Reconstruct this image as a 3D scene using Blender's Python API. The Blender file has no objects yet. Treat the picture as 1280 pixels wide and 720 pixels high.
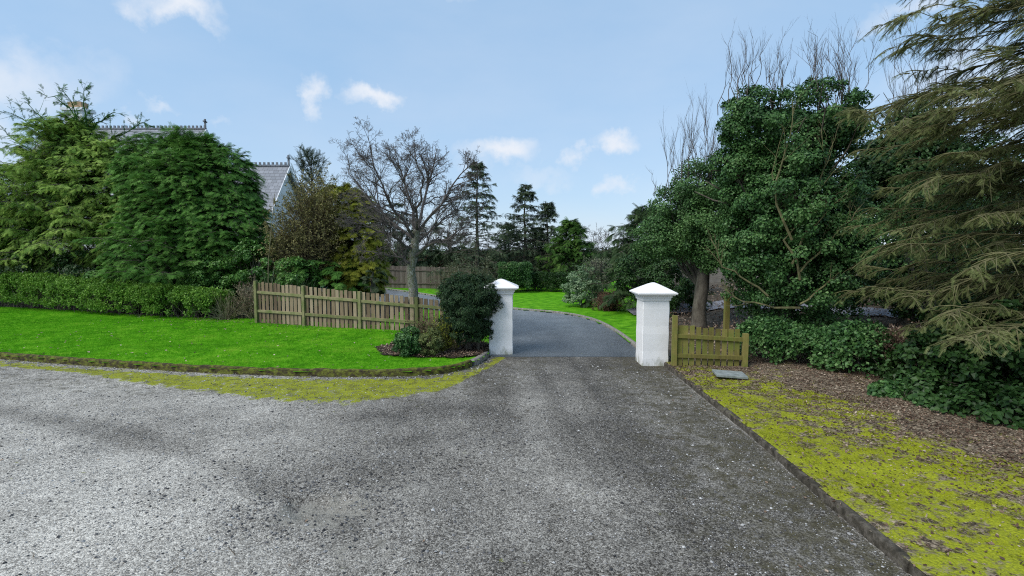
import bpy, math, numpy as np
from math import radians as R, pi
from mathutils import Vector
SC = bpy.context.scene
COL = SC.collection

# ------------------------------------------------------------------ camera, sky, sun, exposure
CH = 2.5                      # camera height (m)
PITCH = math.atan(48 / 640)   # looking slightly down
cam_d = bpy.data.cameras.new('camera')
cam = bpy.data.objects.new('camera', cam_d)
COL.objects.link(cam)
cam.location = (0, 0, CH)
cam.rotation_euler = (pi / 2 - PITCH, 0, 0)
cam_d.sensor_width = 36
cam_d.lens = 18
cam_d.clip_start = 0.05
cam_d.clip_end = 5000
SC.camera = cam

SUN_EL, SUN_AZ = R(48), R(234)   # azimuth clockwise from +Y : high on the left, a little behind the camera
SC.view_settings.view_transform = 'Standard'
SC.view_settings.look = 'None'
SC.view_settings.gamma = 1
SC.view_settings.use_curve_mapping = False
SC.view_settings.exposure = 0.45

W = bpy.data.worlds.new('World')
SC.world = W
W.use_nodes = True
wt = W.node_tree
wt.nodes.clear()


def N(t, typ, **kw):
    n = t.nodes.new(typ)
    for k, v in kw.items():
        if k.startswith('i_'):
            key = k[2:]
            key = int(key) if key.isdigit() else key.replace('_', ' ')
            n.inputs[key].default_value = v
        else:
            setattr(n, k, v)
    return n


def mathn(t, op, a, b=None, clamp=False):
    n = t.nodes.new('ShaderNodeMath')
    n.operation = op
    n.use_clamp = clamp
    for i, v in enumerate((a, b)):
        if v is None:
            continue
        if isinstance(v, (int, float)):
            n.inputs[i].default_value = v
        else:
            t.links.new(v, n.inputs[i])
    return n.outputs[0]


sky = N(wt, 'ShaderNodeTexSky', sky_type='NISHITA', sun_disc=False, sun_elevation=SUN_EL,
        sun_rotation=SUN_AZ, air_density=1.0, dust_density=0.5, ozone_density=2.0)
tc = N(wt, 'ShaderNodeTexCoord')
DIRV = tc.outputs['Generated']


def pixdir(px, py):
    u, v = (px - 640) / 640, (360 - py) / 640
    c, s = math.cos(PITCH), math.sin(PITCH)
    d = Vector((u, c + v * s, -s + v * c))
    return d.normalized()


# clouds: noise broken patches in fixed compass directions, plus a thin high veil
nz = N(wt, 'ShaderNodeTexNoise', i_Scale=9.0, i_Detail=7.0, i_Roughness=0.6)
wt.links.new(DIRV, nz.inputs['Vector'])
mp = N(wt, 'ShaderNodeVectorMath', operation='ADD')
sub = N(wt, 'ShaderNodeVectorMath', operation='SUBTRACT')
sub.inputs[1].default_value = (.5, .5, .5)
wt.links.new(nz.outputs['Color'], sub.inputs[0])
scl = N(wt, 'ShaderNodeVectorMath', operation='SCALE')
scl.inputs['Scale'].default_value = 0.17
wt.links.new(sub.outputs[0], scl.inputs[0])
wt.links.new(DIRV, mp.inputs[0])
wt.links.new(scl.outputs[0], mp.inputs[1])
total = None
CLOUDS = [(200, 8, .060, .025, 1), (395, 125, .022, .030, .8), (462, 122, .055, .024, 1), (635, 186, .078, .032, 1),
          (765, 178, .046, .028, 1), (733, 200, .024, .026, .75), (772, 238, .035, .018, .7), (205, 137, .03, .012, .5),
          (150, 152, .02, .012, .5), (290, 147, .03, .010, .3), (1150, 5, .06, .02, .6), (5, 165, .03, .05, .6), (-150, 60, .2, .05, 1),
          (1500, 60, .3, .06, 1), (350, -200, .3, .08, 1), (900, -240, .3, .1, 1), (130, 95, .05, .03, .25), (550, 5, .05, .015, .3),
          (680, 220, .08, .02, .35), (600, 210, .05, .02, .3)]
for cx, cy, rx, rz, a in CLOUDS:
    d = pixdir(cx, cy)
    s2 = N(wt, 'ShaderNodeVectorMath', operation='SUBTRACT')
    wt.links.new(mp.outputs[0], s2.inputs[0])
    s2.inputs[1].default_value = d
    m2 = N(wt, 'ShaderNodeVectorMath', operation='MULTIPLY')
    wt.links.new(s2.outputs[0], m2.inputs[0])
    m2.inputs[1].default_value = (1 / rx, 1 / rx, 1 / rz)
    ln = N(wt, 'ShaderNodeVectorMath', operation='LENGTH')
    wt.links.new(m2.outputs[0], ln.inputs[0])
    mr = N(wt, 'ShaderNodeMapRange', interpolation_type='SMOOTHSTEP')
    wt.links.new(ln.outputs['Value'], mr.inputs[0])
    mr.inputs[1].default_value = 1.4
    mr.inputs[2].default_value = 0.0
    mr.inputs[3].default_value = 0
    mr.inputs[4].default_value = a
    total = mr.outputs[0] if total is None else mathn(wt, 'MAXIMUM', total, mr.outputs[0])
veil = N(wt, 'ShaderNodeTexNoise', i_Scale=2.2, i_Detail=5.0, i_Roughness=0.55)
vm = N(wt, 'ShaderNodeMapping')
vm.inputs['Scale'].default_value = (1, 1, 2.5)
wt.links.new(DIRV, vm.inputs[0])
wt.links.new(vm.outputs[0], veil.inputs['Vector'])
vr = N(wt, 'ShaderNodeMapRange')
wt.links.new(veil.outputs[0], vr.inputs[0])
vr.inputs[1].default_value = .35
vr.inputs[2].default_value = .75
vr.inputs[3].default_value = 0.0
vr.inputs[4].default_value = .22
total = mathn(wt, 'MAXIMUM', total, vr.outputs[0])
tint = N(wt, 'ShaderNodeMix', data_type='RGBA', blend_type='MULTIPLY')
tint.inputs[0].default_value = 1
wt.links.new(sky.outputs[0], tint.inputs[6])
tint.inputs[7].default_value = (1.5, 1.25, 1.06, 1)
mixc = N(wt, 'ShaderNodeMix', data_type='RGBA')
wt.links.new(total, mixc.inputs[0])
hz = N(wt, 'ShaderNodeMix', data_type='RGBA')      # high thin haze evens the blue out
hz.inputs[0].default_value = .72
wt.links.new(tint.outputs[2], hz.inputs[6])
hz.inputs[7].default_value = (2.35, 3.85, 5.75, 1)
wt.links.new(hz.outputs[2], mixc.inputs[6])
mixc.inputs[7].default_value = (5.3, 5.6, 6.1, 1)
bg = N(wt, 'ShaderNodeBackground')
bg.inputs[1].default_value = 0.115
wt.links.new(mixc.outputs[2], bg.inputs[0])
wo = N(wt, 'ShaderNodeOutputWorld')
wt.links.new(bg.outputs[0], wo.inputs[0])

sl = bpy.data.lights.new('sun', 'SUN')
sl.energy = 2.3
sl.angle = R(35)
sl.color = (1.0, .96, .90)
sun = bpy.data.objects.new('sun', sl)
COL.objects.link(sun)
sdir = Vector((math.sin(SUN_AZ) * math.cos(SUN_EL), math.cos(SUN_AZ) * math.cos(SUN_EL), math.sin(SUN_EL)))
sun.rotation_euler = sdir.to_track_quat('Z', 'Y').to_euler()
SC.cycles.max_bounces = 6
SC.cycles.diffuse_bounces = 3
SC.cycles.transmission_bounces = 3
SC.cycles.use_denoising = False
SC.cycles.pixel_filter_type = 'BLACKMAN_HARRIS'
SC.cycles.filter_width = 1.1
SC.cycles.sample_clamp_indirect = 4


# ------------------------------------------------------------------ placing
def G(px, py, z=0.0):
    """ground point seen at that pixel of the 1280 wide photograph"""
    d = pixdir(px, py)
    t = (z - CH) / d.z
    return np.array([d.x * t, d.y * t, z])


def P(px, py, dist):
    """point in that direction whose depth (y) is dist"""
    d = pixdir(px, py)
    t = dist / d.y
    return np.array([d.x * t, dist, CH + d.z * t])


# ------------------------------------------------------------------ numpy noise
def _h(ix, iy, iz, seed):
    n = (ix * 374761393 + iy * 668265263 + iz * 2147483647 + seed * 1274126177) & 0xFFFFFFFF
    n = ((n ^ (n >> 13)) * 1274126177) & 0xFFFFFFFF
    n = (n ^ (n >> 16)) & 0xFFFFFFFF
    return n / 4294967295.0


def vnoise(p, seed=0):
    p = np.asarray(p, float)
    i = np.floor(p).astype(np.int64)
    f = p - i
    f = f * f * (3 - 2 * f)
    out = 0
    for a in (0, 1):
        for b in (0, 1):
            for c in ((0, 1) if p.shape[-1] == 3 else (0,)):
                w = (f[..., 0] if a else 1 - f[..., 0]) * (f[..., 1] if b else 1 - f[..., 1])
                z = 0
                if p.shape[-1] == 3:
                    w = w * (f[..., 2] if c else 1 - f[..., 2])
                    z = i[..., 2] + c
                out = out + w * _h(i[..., 0] + a, i[..., 1] + b, z, seed)
    return out


def fbm(p, seed=0, oct=4):
    s, a, t = 0, .5, 0
    p = np.asarray(p, float)
    for k in range(oct):
        s = s + a * vnoise(p * 2 ** k, seed + k * 17)
        t += a
        a *= .5
    return s / t


def unit(v):
    return v / np.maximum(np.linalg.norm(v, axis=-1, keepdims=True), 1e-9)


def ss(a, b, x):
    t = np.clip((x - a) / (b - a), 0, 1)
    return t * t * (3 - 2 * t)


# ------------------------------------------------------------------ mesh building
class MB:
    def __init__(self):
        self.V, self.F, self.M, self.A, self.n = [], [], [], [], 0

    def add(self, V, F, rnd=None, mat=0):
        V = np.asarray(V, float).reshape(-1, 3)
        F = np.asarray(F, np.int64)
        self.V.append(V)
        self.F.append(F + self.n)
        self.M.append(np.full(len(F), mat))
        if rnd is None:
            rnd = .5
        self.A.append(np.broadcast_to(np.asarray(rnd, float), (len(F),)))
        self.n += len(V)
        return self

    def box(self, x0, x1, y0, y1, z0, z1, rnd=None, mat=0, rot=None):
        v = np.array([[x, y, z] for z in (z0, z1) for y in (y0, y1) for x in (x0, x1)], float)
        if rot is not None:
            v = rot(v)
        f = [[0, 2, 3, 1], [4, 5, 7, 6], [0, 1, 5, 4], [2, 6, 7, 3], [0, 4, 6, 2], [1, 3, 7, 5]]
        return self.add(v, f, rnd, mat)

    def build(self, name, mats, parent=None, smooth=False, loc=None, attrs=None):
        me = bpy.data.meshes.new(name)
        V = np.concatenate(self.V)
        if loc is not None:
            V = V - np.asarray(loc)
        me.vertices.add(len(V))
        me.vertices.foreach_set('co', V.astype(np.float32).ravel())
        ls = np.concatenate([f.ravel() for f in self.F])
        cnt = np.concatenate([np.full(len(f), f.shape[1]) for f in self.F])
        st = np.concatenate([[0], np.cumsum(cnt)[:-1]])
        me.loops.add(len(ls))
        me.loops.foreach_set('vertex_index', ls.astype(np.int32))
        me.polygons.add(len(cnt))
        me.polygons.foreach_set('loop_start', st.astype(np.int32))
        me.polygons.foreach_set('loop_total', cnt.astype(np.int32))
        me.polygons.foreach_set('material_index', np.concatenate(self.M).astype(np.int32))
        me.polygons.foreach_set('use_smooth', np.full(len(cnt), smooth))
        at = me.attributes.new('rnd', 'FLOAT', 'FACE')
        at.data.foreach_set('value', np.concatenate(self.A).astype(np.float32))
        for k, a in (attrs or {}).items():
            at = me.attributes.new(k, 'FLOAT', 'POINT')
            at.data.foreach_set('value', np.asarray(a, np.float32))
        me.update(calc_edges=True)
        for m in (mats if isinstance(mats, (list, tuple)) else [mats]):
            me.materials.append(m)
        o = bpy.data.objects.new(name, me)
        COL.objects.link(o)
        if loc is not None:
            o.location = tuple(loc)
        if parent is not None:
            o.parent = parent
            if loc is None:
                l = parent.location
                me.transform(__import__('mathutils').Matrix.Translation((-l[0], -l[1], -l[2])))
        return o


def tag(o, label=None, cat=None, group=None, kind=None):
    if label:
        o['label'] = label
    if cat:
        o['category'] = cat
    if group:
        o['group'] = group
    if kind:
        o['kind'] = kind
    return o


def thing(name, loc, label, cat, group=None):
    o = bpy.data.objects.new(name, None)
    COL.objects.link(o)
    o.location = tuple(float(v) for v in loc)
    o.empty_display_size = .2
    return tag(o, label, cat, group)


# ------------------------------------------------------------------ scatter + strands
def scatter(mb, TV, TF, pos, X, Z, size, rnd, mat=0):
    """copies of a small template: X its long axis, Z its normal"""
    X = unit(X)
    Y = unit(np.cross(Z, X))
    Z = np.cross(X, Y)
    size = np.asarray(size, float)
    if size.ndim == 0:
        size = np.full(len(pos), float(size))
    TV = np.asarray(TV, float)
    V = (TV[None, :, 0, None] * X[:, None] + TV[None, :, 1, None] * Y[:, None] + TV[None, :, 2, None] * Z[:, None])
    V = V * size[:, None, None] + pos[:, None]
    F = np.asarray(TF)[None] + (np.arange(len(pos)) * len(TV))[:, None, None]
    mb.add(V.reshape(-1, 3), F.reshape(-1, F.shape[-1]), np.repeat(rnd, len(TF)), mat)


def strands(mb, Pt, Rd, s=3, rnd=None, mat=0):
    """many tapered tubes at once: Pt (n,k,3), Rd (n,k)"""
    n, k, _ = Pt.shape
    T = unit(np.gradient(Pt, axis=1))
    ref = np.where(np.abs(T[..., 2:3]) > .85, np.array([1.0, .2, 0]), np.array([0, 0, 1.0]))
    A = unit(np.cross(T, ref))
    B = np.cross(T, A)
    an = np.arange(s) / s * 2 * pi
    ring = A[:, :, None] * np.cos(an)[None, None, :, None] + B[:, :, None] * np.sin(an)[None, None, :, None]
    V = Pt[:, :, None] + ring * Rd[:, :, None, None]
    idx = np.arange(n * k * s).reshape(n, k, s)
    a = idx[:, :-1]
    b = idx[:, 1:]
    F = np.stack([a, np.roll(a, -1, 2), np.roll(b, -1, 2), b], -1).reshape(-1, 4)
    if rnd is None:
        rnd = .5
    rnd = np.broadcast_to(np.asarray(rnd, float), (n,))
    mb.add(V.reshape(-1, 3), F, np.repeat(rnd, (k - 1) * s), mat)


def along(Pt, i, t):
    """point and tangent on polylines Pt[i] at fraction t"""
    k = Pt.shape[1]
    x = np.clip(t, 0, .9999) * (k - 1)
    j = x.astype(int)
    f = (x - j)[:, None]
    a, b = Pt[i, j], Pt[i, j + 1]
    return a * (1 - f) + b * f, unit(b - a)


def children(rng, Pt, Rd, m, t0, t1, ang, lr, k=5, up=.2, wig=.12, rr=.6, droop=0.0):
    """side branches for every polyline"""
    n = len(Pt)
    i = np.repeat(np.arange(n), m)
    t = rng.uniform(t0, t1, n * m)
    p, d = along(Pt, i, t)
    L = np.linalg.norm(np.diff(Pt, axis=1), axis=2).sum(1)[i] * lr * (1.25 - .65 * t) * rng.uniform(.6, 1.25, n * m)
    q = unit(rng.normal(size=(n * m, 3)))
    q = unit(q - (q * d).sum(1, keepdims=True) * d)
    a = rng.uniform(ang[0], ang[1], n * m)[:, None]
    dd = unit(d * np.cos(a) + q * np.sin(a) + np.array([0, 0, up]))
    out = [p]
    cur = dd
    for s in range(k - 1):
        cur = unit(cur + rng.normal(size=(n * m, 3)) * wig + np.array([0, 0, up * .3 - droop * (s + 1) / k]))
        out.append(out[-1] + cur * (L / (k - 1))[:, None])
    Pc = np.stack(out, 1)
    kk = Rd.shape[1]
    r0 = Rd[i, np.clip((t * (kk - 1)).astype(int), 0, kk - 1)] * rr
    Rc = r0[:, None] * np.linspace(1, .35, k)[None]
    return Pc, Rc


def poly(pts, k=None, rng=None, wig=0.0):
    pts = np.asarray(pts, float)
    k = k or len(pts)
    x = np.linspace(0, len(pts) - 1, k)
    out = np.stack([np.interp(x, np.arange(len(pts)), pts[:, c]) for c in range(3)], 1)
    if rng is not None and wig:
        out[1:] += rng.normal(size=out[1:].shape) * wig
    return out


# templates
def quadleaf(w, fold=.1, droop=-.08, belly=.45):
    return [(0, 0, 0), (belly, w, fold), (1, 0, droop), (belly, -w, fold)], [(0, 1, 2, 3)]


T_LEAF = quadleaf(.30)
T_BROAD = quadleaf(.45, .1, -.12, .4)
T_LONG = quadleaf(.17, .05, -.12)


def _spray(side, na, la, w, drp, ang=.85, taper=.5):
    V, F = [], []

    def q(x0, y0, x1, y1, wd):
        d = np.array([x1 - x0, y1 - y0])
        nn = np.array([-d[1], d[0]]) / np.linalg.norm(d) * wd
        b = len(V)
        mx, my = x0 + d[0] * .45, y0 + d[1] * .45
        for x, y in ((x0, y0), (mx + nn[0], my + nn[1]), (x1, y1), (mx - nn[0], my - nn[1])):
            V.append((x, y, -drp * x * x - .25 * abs(y) * drp * 2))
        F.append((b, b + 1, b + 2, b + 3))
    q(0, 0, 1, 0, w)
    for i in range(na):
        x = .08 + .85 * i / na
        l = la * (1 - taper * x)
        for sg in ((1, -1) if side == 2 else (1 if i % 2 else -1,)):
            q(x, 0, x + l * math.cos(ang), sg * l * math.sin(ang), w)
    return V, F


T_CYP = _spray(2, 5, .55, .036, .25)
T_TWIG = _spray(2, 8, .20, .022, .12, 1.0, .3)
T_FEATH = _spray(2, 6, .38, .035, .30, .8)
STV, STF = [(1, 0, 0), (.2, .8, 0), (-.8, .5, .1), (-.6, -.7, 0), (.4, -.85, 0), (.1, 0, .65), (0, 0, -.5)], []
for i in range(5):
    STF.append((i, (i + 1) % 5, 5))
T_STONE = (STV, STF)
T_BLADE = ([(0, -.09, 0), (0, .09, 0), (.25, 0, 1), (.3, .2, 0), (.38, .32, 0), (.1, .45, .85), (-.3, .1, 0), (-.36, -.06, 0), (-.55, .1, .8),
            (0, -.4, 0), (.1, -.5, 0), (.25, -.7, .75)], [(0, 1, 2), (3, 4, 5), (6, 7, 8), (9, 10, 11)])


# ------------------------------------------------------------------ materials
MATS = {}


def newmat(name):
    m = bpy.data.materials.new(name)
    m.use_nodes = True
    t = m.node_tree
    t.nodes.clear()
    out = t.nodes.new('ShaderNodeOutputMaterial')
    b = t.nodes.new('ShaderNodeBsdfPrincipled')
    t.links.new(b.outputs[0], out.inputs[0])
    return m, t, b, out


def ramp(t, fac, stops):
    r = t.nodes.new('ShaderNodeValToRGB')
    e = r.color_ramp.elements
    while len(e) < len(stops):
        e.new(.5)
    for el, (p, c) in zip(e, stops):
        el.position = p
        el.color = (*c, 1)
    t.links.new(fac, r.inputs[0])
    return r.outputs[0]


def leafmat(name, cols, rough=.5, trans=.22, spec=.35):
    m, t, b, out = newmat(name)
    a = N(t, 'ShaderNodeAttribute', attribute_name='rnd')
    n = N(t, 'ShaderNodeTexNoise', i_Scale=1.3, i_Detail=3.0)
    g = N(t, 'ShaderNodeNewGeometry')
    t.links.new(g.outputs['Position'], n.inputs['Vector'])
    f = mathn(t, 'MULTIPLY', a.outputs['Fac'], .75)
    f2 = mathn(t, 'MULTIPLY', mathn(t, 'SUBTRACT', n.outputs[0], .5), .9)
    f = mathn(t, 'ADD', mathn(t, 'ADD', f, .12), f2, True)
    c = ramp(t, f, [(i / (len(cols) - 1), c) for i, c in enumerate(cols)])
    t.links.new(c, b.inputs['Base Color'])
    b.inputs['Roughness'].default_value = rough
    b.inputs['Specular IOR Level'].default_value = spec
    tr = t.nodes.new('ShaderNodeBsdfTranslucent')
    t.links.new(c, tr.inputs[0])
    mx = t.nodes.new('ShaderNodeMixShader')
    mx.inputs[0].default_value = trans
    t.links.new(b.outputs[0], mx.inputs[1])
    t.links.new(tr.outputs[0], mx.inputs[2])
    t.links.new(mx.outputs[0], out.inputs[0])
    MATS[name] = m
    return m


def surf(name, stops, scale=6, detail=8, rough=.8, bump=.3, bscale=None, stretch=(1, 1, 1), spec=.3, rndmix=0.0, bdist=.01, coord='Position'):
    """general noise coloured surface with bump"""
    m, t, b, out = newmat(name)
    if coord == 'Position':
        src = N(t, 'ShaderNodeNewGeometry').outputs['Position']
    else:
        src = N(t, 'ShaderNodeTexCoord').outputs['Object']
    mpn = N(t, 'ShaderNodeMapping')
    mpn.inputs['Scale'].default_value = stretch
    t.links.new(src, mpn.inputs[0])
    n = N(t, 'ShaderNodeTexNoise', i_Scale=float(scale), i_Detail=float(detail), i_Roughness=.62)
    t.links.new(mpn.outputs[0], n.inputs['Vector'])
    f = n.outputs[0]
    if rndmix:
        a = N(t, 'ShaderNodeAttribute', attribute_name='rnd')
        f = mathn(t, 'ADD', mathn(t, 'MULTIPLY', f, 1 - rndmix), mathn(t, 'MULTIPLY', a.outputs['Fac'], rndmix), True)
    c = ramp(t, f, stops)
    t.links.new(c, b.inputs['Base Color'])
    b.inputs['Roughness'].default_value = rough
    b.inputs['Specular IOR Level'].default_value = spec
    if bump:
        n2 = N(t, 'ShaderNodeTexNoise', i_Scale=float(bscale or scale * 4), i_Detail=6.0, i_Roughness=.65)
        t.links.new(mpn.outputs[0], n2.inputs['Vector'])
        bp = N(t, 'ShaderNodeBump', i_Strength=bump, i_Distance=bdist)
        t.links.new(n2.outputs[0], bp.inputs['Height'])
        t.links.new(bp.outputs[0], b.inputs['Normal'])
    MATS[name] = m
    return m


leafmat('ivy', [(.013, .042, .013), (.034, .094, .025), (.076, .175, .045), (.22, .35, .13)], .45, .2, .28)
leafmat('ivy_light', [(.02, .055, .016), (.048, .115, .032), (.095, .20, .055), (.22, .36, .13)], .45, .25, .28)
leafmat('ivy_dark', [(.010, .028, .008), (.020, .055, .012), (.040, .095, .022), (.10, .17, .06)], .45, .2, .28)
leafmat('hedge_leaf', [(.04, .10, .010), (.10, .22, .025), (.18, .34, .045), (.30, .48, .09)], .5, .25, .2)
leafmat('laurel_leaf', [(.025, .080, .012), (.060, .16, .028), (.115, .25, .045), (.24, .40, .11)], .4, .25, .3)
leafmat('cypress_light', [(.045, .11, .018), (.14, .26, .045), (.28, .42, .08), (.42, .54, .15)], .7, .25, .12)
leafmat('cypress_dark', [(.018, .062, .012), (.054, .150, .026), (.12, .275, .050), (.25, .42, .11)], .7, .25, .12)
leafmat('spruce_olive', [(.038, .056, .022), (.088, .115, .040), (.17, .20, .070), (.31, .34, .15)], .7, .3, .12)
leafmat('spruce_dark', [(.014, .034, .014), (.030, .062, .024), (.055, .098, .036), (.10, .15, .06)], .7, .2, .15)
leafmat('far_conifer', [(.026, .045, .026), (.048, .075, .040), (.08, .115, .06), (.12, .16, .085)], .75, .2, .12)
leafmat('far_green', [(.02, .06, .012), (.045, .11, .020), (.08, .17, .032), (.14, .24, .05)], .7, .25, .12)
leafmat('gold_leaf', [(.06, .09, .010), (.15, .185, .022), (.28, .30, .040), (.42, .40, .08)], .7, .25, .12)
leafmat('brown_twig_leaf', [(.08, .08, .035), (.17, .16, .065), (.29, .26, .11), (.42, .38, .19)], .8, .2, .1)
leafmat('yew_leaf', [(.008, .024, .009), (.018, .045, .016), (.034, .074, .026), (.09, .14, .05)], .5, .15, .25)
leafmat('pale_leaf', [(.06, .11, .05), (.12, .20, .09), (.22, .32, .17), (.42, .50, .33)], .45, .2)
leafmat('red_leaf', [(.05, .022, .015), (.10, .05, .032), (.16, .085, .055), (.20, .13, .08)], .7, .2)
leafmat('grey_leaf', [(.08, .10, .06), (.15, .18, .10), (.24, .27, .16), (.34, .36, .24)], .6, .2)
leafmat('dead_leaf', [(.035, .018, .011), (.12, .072, .046), (.27, .185, .125), (.54, .45, .35)], .6, .15)
leafmat('straw', [(.10, .09, .045), (.20, .17, .09), (.32, .28, .17), (.42, .38, .26)], .7, .2)
leafmat('lawn_blade', [(.035, .13, .006), (.09, .33, .008), (.15, .45, .012), (.34, .55, .05)], .7, .25, .1)
leafmat('moss_blade', [(.10, .115, .006), (.22, .25, .008), (.36, .39, .012), (.50, .51, .03)], .8, .25, .1)
leafmat('red_twig', [(.05, .03, .02), (.11, .06, .045), (.17, .10, .07), (.24, .16, .12)], .8, .0)
surf('bark', [(.3, (.05, .042, .032)), (.6, (.13, .115, .09)), (.8, (.20, .19, .14))], 9, 8, .9, .8, 30, (1, 1, .35), bdist=.02)
surf('bark_moss', [(.32, (.06, .055, .04)), (.45, (.30, .285, .25)), (.52, (.12, .125, .05)), (.62, (.42, .41, .36)), (.8, (.10, .11, .035))], 14, 8, .9, .8, 40, (1, 1, .5), bdist=.02)
surf('bark_grey', [(.3, (.08, .075, .065)), (.7, (.20, .19, .17))], 20, 5, .9, .4, 40)
surf('twig_grey', [(.3, (.075, .065, .06)), (.7, (.15, .13, .12))], 10, 3, .9, 0)
surf('twig_brown', [(.3, (.055, .04, .025)), (.7, (.14, .11, .07))], 10, 3, .9, 0)
surf('twig_olive', [(.3, (.07, .066, .032)), (.7, (.17, .165, .075))], 10, 3, .9, 0)


# weathered timber
def woodmat(name, cols, green):
    m, t, b, out = newmat(name)
    src = N(t, 'ShaderNodeNewGeometry').outputs['Position']
    mpn = N(t, 'ShaderNodeMapping')
    mpn.inputs['Scale'].default_value = (1, 1, .12)
    t.links.new(src, mpn.inputs[0])
    n = N(t, 'ShaderNodeTexNoise', i_Scale=28.0, i_Detail=8.0, i_Roughness=.65)
    t.links.new(mpn.outputs[0], n.inputs['Vector'])
    a = N(t, 'ShaderNodeAttribute', attribute_name='rnd')
    f = mathn(t, 'ADD', mathn(t, 'MULTIPLY', n.outputs[0], .6), mathn(t, 'MULTIPLY', a.outputs['Fac'], .4), True)
    c = ramp(t, f, [(.25, cols[0]), (.5, cols[1]), (.75, cols[2])])
    n2 = N(t, 'ShaderNodeTexNoise', i_Scale=3.5, i_Detail=7.0, i_Roughness=.7)
    t.links.new(src, n2.inputs['Vector'])
    gm = N(t, 'ShaderNodeMapRange')
    t.links.new(n2.outputs[0], gm.inputs[0])
    gm.inputs[1].default_value, gm.inputs[2].default_value, gm.inputs[3].default_value, gm.inputs[4].default_value = .62 - green[3] * .3, .75 - green[3] * .2, 0, .85
    mx = N(t, 'ShaderNodeMix', data_type='RGBA')
    t.links.new(gm.outputs[0], mx.inputs[0])
    t.links.new(c, mx.inputs[6])
    mx.inputs[7].default_value = (*green[:3], 1)
    t.links.new(mx.outputs[2], b.inputs['Base Color'])
    b.inputs['Roughness'].default_value = .9
    bp = N(t, 'ShaderNodeBump', i_Strength=.6, i_Distance=.006)
    t.links.new(n.outputs[0], bp.inputs['Height'])
    t.links.new(bp.outputs[0], b.inputs['Normal'])
    MATS[name] = m


woodmat('wood_grey', [(.085, .056, .033), (.215, .155, .095), (.36, .28, .19)], (.14, .16, .04, .15))
woodmat('wood_rail', [(.09, .08, .035), (.19, .18, .08), (.28, .25, .13)], (.10, .14, .03, .6))
woodmat('wood_green', [(.08, .065, .014), (.155, .135, .030), (.235, .20, .055)], (.13, .165, .022, .6))
woodmat('wood_brown', [(.07, .045, .02), (.14, .10, .04), (.20, .16, .07)], (.14, .17, .03, .3))
woodmat('wood_far', [(.09, .07, .055), (.15, .12, .10), (.21, .18, .15)], (.10, .10, .05, .1))


def whitewash(name, dirty=.5):
    m, t, b, out = newmat(name)
    src = N(t, 'ShaderNodeTexCoord').outputs['Object']
    n = N(t, 'ShaderNodeTexNoise', i_Scale=3.0, i_Detail=9.0, i_Roughness=.7)
    t.links.new(src, n.inputs['Vector'])
    c = ramp(t, n.outputs[0], [(.28, (.70, .70, .67)), (.45, (.83, .82, .80)), (.75, (.87, .86, .85))])
    # green staining near the foot and in runs
    sx = N(t, 'ShaderNodeSeparateXYZ')
    t.links.new(src, sx.inputs[0])
    n3 = N(t, 'ShaderNodeTexNoise', i_Scale=9.0, i_Detail=8.0, i_Roughness=.7)
    mpn = N(t, 'ShaderNodeMapping')
    mpn.inputs['Scale'].default_value = (1, 1, .4)
    t.links.new(src, mpn.inputs[0])
    t.links.new(mpn.outputs[0], n3.inputs['Vector'])
    h = mathn(t, 'SUBTRACT', mathn(t, 'ADD', n3.outputs[0], -.36), mathn(t, 'MULTIPLY', sx.outputs[2], .9))
    h = mathn(t, 'MULTIPLY', h, 6.5 * dirty, True)
    mx = N(t, 'ShaderNodeMix', data_type='RGBA')
    t.links.new(h, mx.inputs[0])
    t.links.new(c, mx.inputs[6])
    mx.inputs[7].default_value = (.30, .31, .22, 1)
    t.links.new(mx.outputs[2], b.inputs['Base Color'])
    b.inputs['Roughness'].default_value = .7
    n2 = N(t, 'ShaderNodeTexNoise', i_Scale=60.0, i_Detail=6.0)
    t.links.new(src, n2.inputs['Vector'])
    bp = N(t, 'ShaderNodeBump', i_Strength=.35, i_Distance=.006)
    t.links.new(n2.outputs[0], bp.inputs['Height'])
    t.links.new(bp.outputs[0], b.inputs['Normal'])
    MATS[name] = m


whitewash('whitewash', .6)
surf('render_white', [(.3, (.62, .64, .66)), (.6, (.78, .80, .82))], 1.2, 6, .8, .1)
surf('chimney_brick', [(.3, (.30, .20, .12)), (.6, (.42, .30, .18))], 6, 6, .9, .3)
surf('concrete_kerb', [(.3, (.12, .11, .09)), (.5, (.24, .225, .195)), (.7, (.36, .345, .31))], 14, 9, .9, .6, 60)
surf('kerb_mossy', [(.30, (.022, .018, .010)), (.42, (.05, .040, .020)), (.50, (.085, .085, .018)), (.62, (.15, .17, .025)), (.75, (.10, .09, .05))], 9, 9, .95, 1.0, 40, (1, 1, 1.6), bdist=.02)
surf('kerb_right', [(.3, (.022, .019, .013)), (.48, (.06, .052, .038)), (.60, (.12, .105, .085)), (.70, (.085, .09, .03))], 11, 9, .95, .9, 50, bdist=.015)
surf('slab', [(.3, (.16, .18, .17)), (.6, (.27, .30, .29)), (.8, (.36, .38, .36))], 10, 9, .7, .4, 50)
surf('soil', [(.3, (.012, .009, .006)), (.55, (.035, .024, .016)), (.75, (.06, .042, .028))], 5, 9, .95, 1, 18, bdist=.04)
surf('rough_grass', [(.3, (.03, .06, .012)), (.6, (.06, .11, .02)), (.8, (.09, .13, .035))], .6, 9, .95, .8, 10, bdist=.05)
surf('inner_lawn', [(.34, (.045, .16, .006)), (.5, (.085, .285, .008)), (.66, (.15, .37, .018))], 3.0, 10, .9, .7, 30, bdist=.02, spec=.05)
surf('lawn_soil', [(.32, (.04, .14, .006)), (.5, (.085, .28, .008)), (.66, (.16, .36, .02))], 3.2, 10, .95, .8, 40, bdist=.02, spec=.05)
surf('bank', [(.3, (.04, .032, .022)), (.5, (.10, .08, .055)), (.7, (.17, .145, .11))], 4, 9, .95, 1, 16, bdist=.05)
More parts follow.
